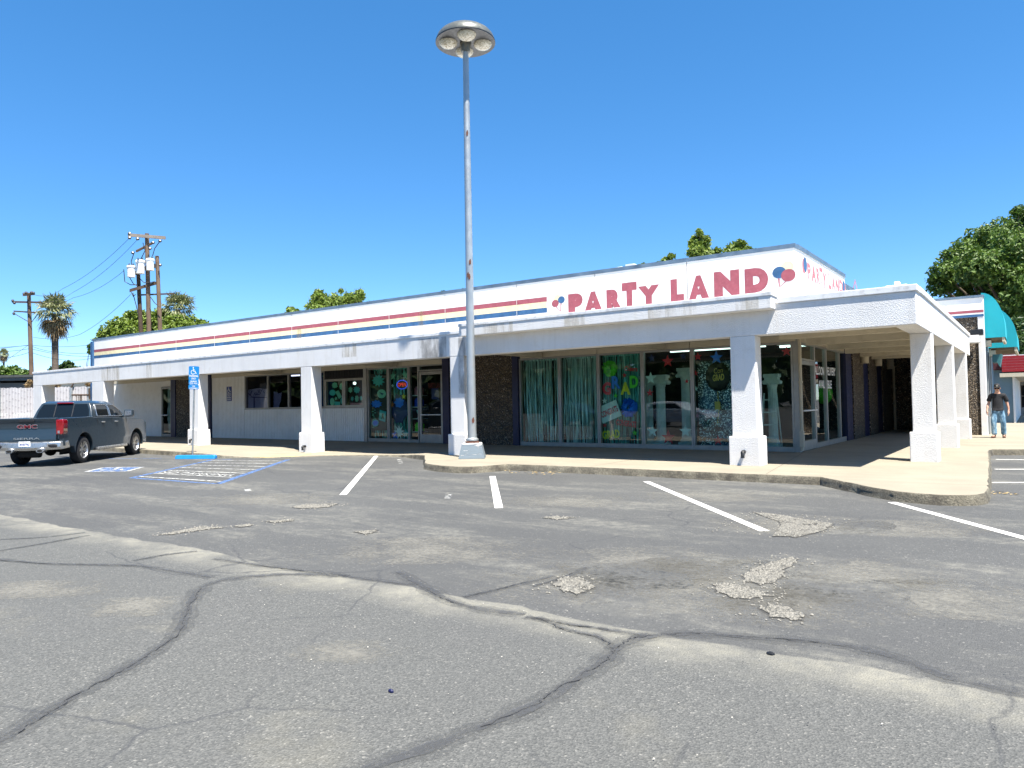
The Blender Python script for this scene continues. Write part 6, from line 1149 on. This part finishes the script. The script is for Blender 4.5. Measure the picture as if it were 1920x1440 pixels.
for lb, l, sg in [('topmost communication line crossing the left pole', [(-60, 646, 57), (57, 647, D2), (180, 645, 60)], .18), ('thick communication line dropping left of the pole', [(-60, 656, 57), (57, 646.5, D2)], .08), ('slack communication line sagging right toward the shop', [(57, 648, D2), (110, 660, 58), (180, 660, 61)], .12), ('lowest communication line sagging behind the palm trunk', [(-60, 663, 58), (57, 660, D2), (180, 670, 60)], .42), ('thin communication line just above the lowest one', [(-60, 656, 58), (57, 653.5, D2), (180, 668, 60)], .2), ('guy wire slanting down left from the pole', [(52, 648, D2), (0, 683, 54)], .02)]: wire(lb, [gd(*p) for p in l], sg, .015)
# fence, gate and low buildings at the left
m_, b_, p_, o_ = newmat('slat_white'); co = b_.coord(); n = b_.noise(co, 1.2, 5); b_.inp(p_, 'Base Color', b_.ramp(n, [(.3, (.46, .45, .46)), (.7, (.56, .55, .56))])); p_.inputs['Roughness'].default_value = .6
DF = 43.0
fa = gd(-60, 728, DF); fb = gd(167, 728, DF); fz = fa.z
fc = thing('slatted_fence', (fb.x, fb.y, 0), 'tall white privacy slat chain link fence left of the shop', 'fence')
d = Vector((fb.x-fa.x, fb.y-fa.y, 0)); L = d.length; u = d.normalized(); nrm = Vector((u.y, -u.x, 0)); sl = MB(); wv = MB(); n = int(L/.09); rr = random.Random(2)
for i in range(n):
    a = Vector((fa.x, fa.y, 0))+u*(i*.09); h = fz-rr.uniform(0, .06); w_ = u*.074; sl.add([a+Vector((0, 0, .05)), a+w_+Vector((0, 0, .05)), a+w_+Vector((0, 0, h)), a+Vector((0, 0, h)), a+nrm*-.01+Vector((0, 0, .05)), a+w_-nrm*.01+Vector((0, 0, .05)), a+w_-nrm*.01+Vector((0, 0, h)), a-nrm*.01+Vector((0, 0, h))], [(0, 1, 2, 3), (7, 6, 5, 4), (3, 2, 6, 7), (0, 3, 7, 4), (1, 5, 6, 2)])
obj('slats', sl, 'slat_white', fc)
for i in range(0, n, 1):
    a = Vector((fa.x, fa.y, 0))+u*(i*.09-.012)+nrm*.014
    wv.add([a+Vector((0, 0, .1)), a+u*.013+Vector((0, 0, .1)), a+u*.013+Vector((0, 0, fz)), a+Vector((0, 0, fz))], [(0, 1, 2, 3)])
    if i % 2 == 0:
        for z in np.arange(.3+.13*(i % 6)+.05*(i % 5), fz, .42): b3 = a+Vector((0, 0, z)); wv.add([b3-u*.02+nrm*.002, b3+u*.045+nrm*.002, b3+u*.045+nrm*.002+Vector((0, 0, .03)), b3-u*.02+nrm*.002+Vector((0, 0, .03))], [(0, 1, 2, 3)])
M('mesh_grey', (.17, .15, .16), .6); obj('wire_mesh', wv, 'mesh_grey', fc)
for px, py in ((133, 727), (-2, 727), (166, 725)): p_ = gd(px, py, DF-.1); q = MB(); q.tube([(p_.x, p_.y, 0), (p_.x, p_.y, p_.z)], .09, 10); obj('post', q, 'galv', fc, smooth=True)
q = MB(); q.tube([gd(133, 728, DF-.1), gd(138, 718, DF-.1)], .05, 6); q.tube([gd(135, 740.5, DF-.2), gd(166, 740.5, DF-.2)], .05, 6); q.tube([gd(167, 728, DF-.2), gd(168, 748, DF-.2)], .05, 6)
for px in (144, 148, 151, 153): q.tube([gd(px, 741, DF-.2), gd(px, 760, DF-.2)], .025, 5)
obj('gate_rail', q, 'crossarm_wood', fc)
M('roof_grey', (.10, .115, .12), .8, var=.15); M('eave_dark', (.05, .055, .055), .7); M('wall_grey', (.12, .13, .13), .8)
dp = 56
def slab(nm, x0, x1, y0, y1, mat, par_, th=6, dd=0):
    a = gd(x0, y0, dp+dd); b2 = gd(x1, y0, dp+dd); zb = gd((x0+x1)/2, y1, dp+dd).z; uu = Vector((b2.x-a.x, b2.y-a.y, 0)).normalized(); bk = Vector((-uu.y, uu.x, 0))*th; q = MB(); P = [Vector((a.x, a.y, 0)), Vector((b2.x, b2.y, 0)), Vector((b2.x, b2.y, 0))+bk, Vector((a.x, a.y, 0))+bk]
    q.add([p+Vector((0, 0, zb)) for p in P]+[p+Vector((0, 0, a.z)) for p in P], [(3, 2, 1, 0), (4, 5, 6, 7), (0, 1, 5, 4), (1, 2, 6, 5), (2, 3, 7, 6), (3, 0, 4, 7)]); return obj(nm, q, mat, par_)
c0 = gd(30, 740, dp); cpn = thing('carport', (c0.x, c0.y, 0), 'low grey flat roofed building showing over the fence beside the pole', 'building')
slab('roof_edge', -80, 61, 705, 708, 'eave_dark', cpn, 7, -.6); slab('fascia', -80, 61, 708.2, 714, 'roof_grey', cpn, 6.5, -.5); slab('wall', -80, 52, 720, 775, 'wall_grey', cpn, 6, 0)
c0 = gd(140, 740, dp); sd_ = thing('shed', (c0.x, c0.y, 0), 'grey roofed shed seen under the canopy end above the fence', 'shed')
slab('roof', 108, 180, 717, 725.5, 'roof_grey', sd_, 5, 1); slab('wall', 112, 176, 725.7, 780, 'wall_grey', sd_, 4, 1.4)
q = leaves(cloud([(98, 724, 5), (108, 722, 5), (166, 722, 5), (52, 722, 5), (56, 716, 4)], 50, 3), 350, .12, 5); tag(obj('fence_top_creeper', q, 'palm_dead'), 'dry brown creeper tufts along the top of the slat fence', 'plant')
# ================================================================ what stands behind the viewer and shows in the glass
blb = []
rr = random.Random(4)
for i in range(140): a = math.radians(150+250*i/140); d_ = rr.uniform(70, 95); blb.append((d_*math.cos(a), -12+d_*math.sin(a) if math.sin(a) < .15 else -12, rr.uniform(2, 6), rr.uniform(3.5, 6)))
tag(obj('distant_woods', leaves(blb, 22000, 2.0, 9), 'leaf_dark'), kind='stuff')
M('car_white', (.72, .73, .74), .25, 0, var=.02, coat=1)
def parked_car(label, x, y, rz_, mat):
    t = thing('parked_car', (0, 0, 0), label, 'car', local=True); q = MB()
    pr = [(-2.25, .35), (-1.75, .32)]+[(-1.4-.36*math.cos(a), .34+.36*math.sin(a)) for a in [math.radians(180*i/8) for i in range(9)]]+[(1.05, .3)]+[(1.42-.36*math.cos(a), .34+.36*math.sin(a)) for a in [math.radians(180*i/8) for i in range(9)]]+[(2.2, .34), (2.32, .55), (2.25, .78), (1.9, .9), (1.1, 1.02), (-1.7, 1.08), (-2.2, 1.04), (-2.3, .7)]
    q.prism(pr, -.92, .92, 'y'); obj('body', q, mat, t, bevel=.06, seg=3, smooth=True)
    q = MB(); q.loft([[(-2.1, -.86, 1.05), (1.15, -.86, 1.0), (1.15, .86, 1.0), (-2.1, .86, 1.05)], [(-1.75, -.72, 1.42), (.35, -.70, 1.46), (.35, .70, 1.46), (-1.75, .72, 1.42)], [(-1.3, -.6, 1.52), (-.2, -.6, 1.55), (-.2, .6, 1.55), (-1.3, .6, 1.52)]]); obj('cabin', q, mat, t, bevel=.04, smooth=True)
    for sg in (1, -1): q = MB(); q.quad((-1.6, sg*.845, 1.12), (.75, sg*.84, 1.1), (.25, sg*.74, 1.40), (-1.45, sg*.76, 1.37)); obj('side_window', q, 'car_glass', t)
    for cx in (-1.4, 1.42):
        for sg in (1, -1): q = MB(); q.lathe([(.2, -.1), (.33, -.1), (.34, 0), (.33, .1), (.2, .1)], (0, 0, 0), 22); q.xform(Matrix.Translation((cx, sg*.82, .34))@Matrix.Rotation(-sg*math.pi/2, 4, 'X')); w_ = obj('wheel', q, 'tyre', t, smooth=True); q = MB(); q.lathe([(.22, .06), (.21, .09), (.02, .1)], (0, 0, 0), 18); q.xform(Matrix.Translation((cx, sg*.82, .34))@Matrix.Rotation(-sg*math.pi/2, 4, 'X')); obj('rim', q, 'rim_alloy', w_, smooth=True)
    t.location = (x, y, 0); t.rotation_euler.z = rz_
parked_car('white car parked behind the viewer and mirrored in the shop glass', -17.5, -1.0, math.radians(8), 'car_white')
parked_car('second car behind the viewer mirrored in the fringe windows', -25.5, -2.2, math.radians(5), 'truck_paint')
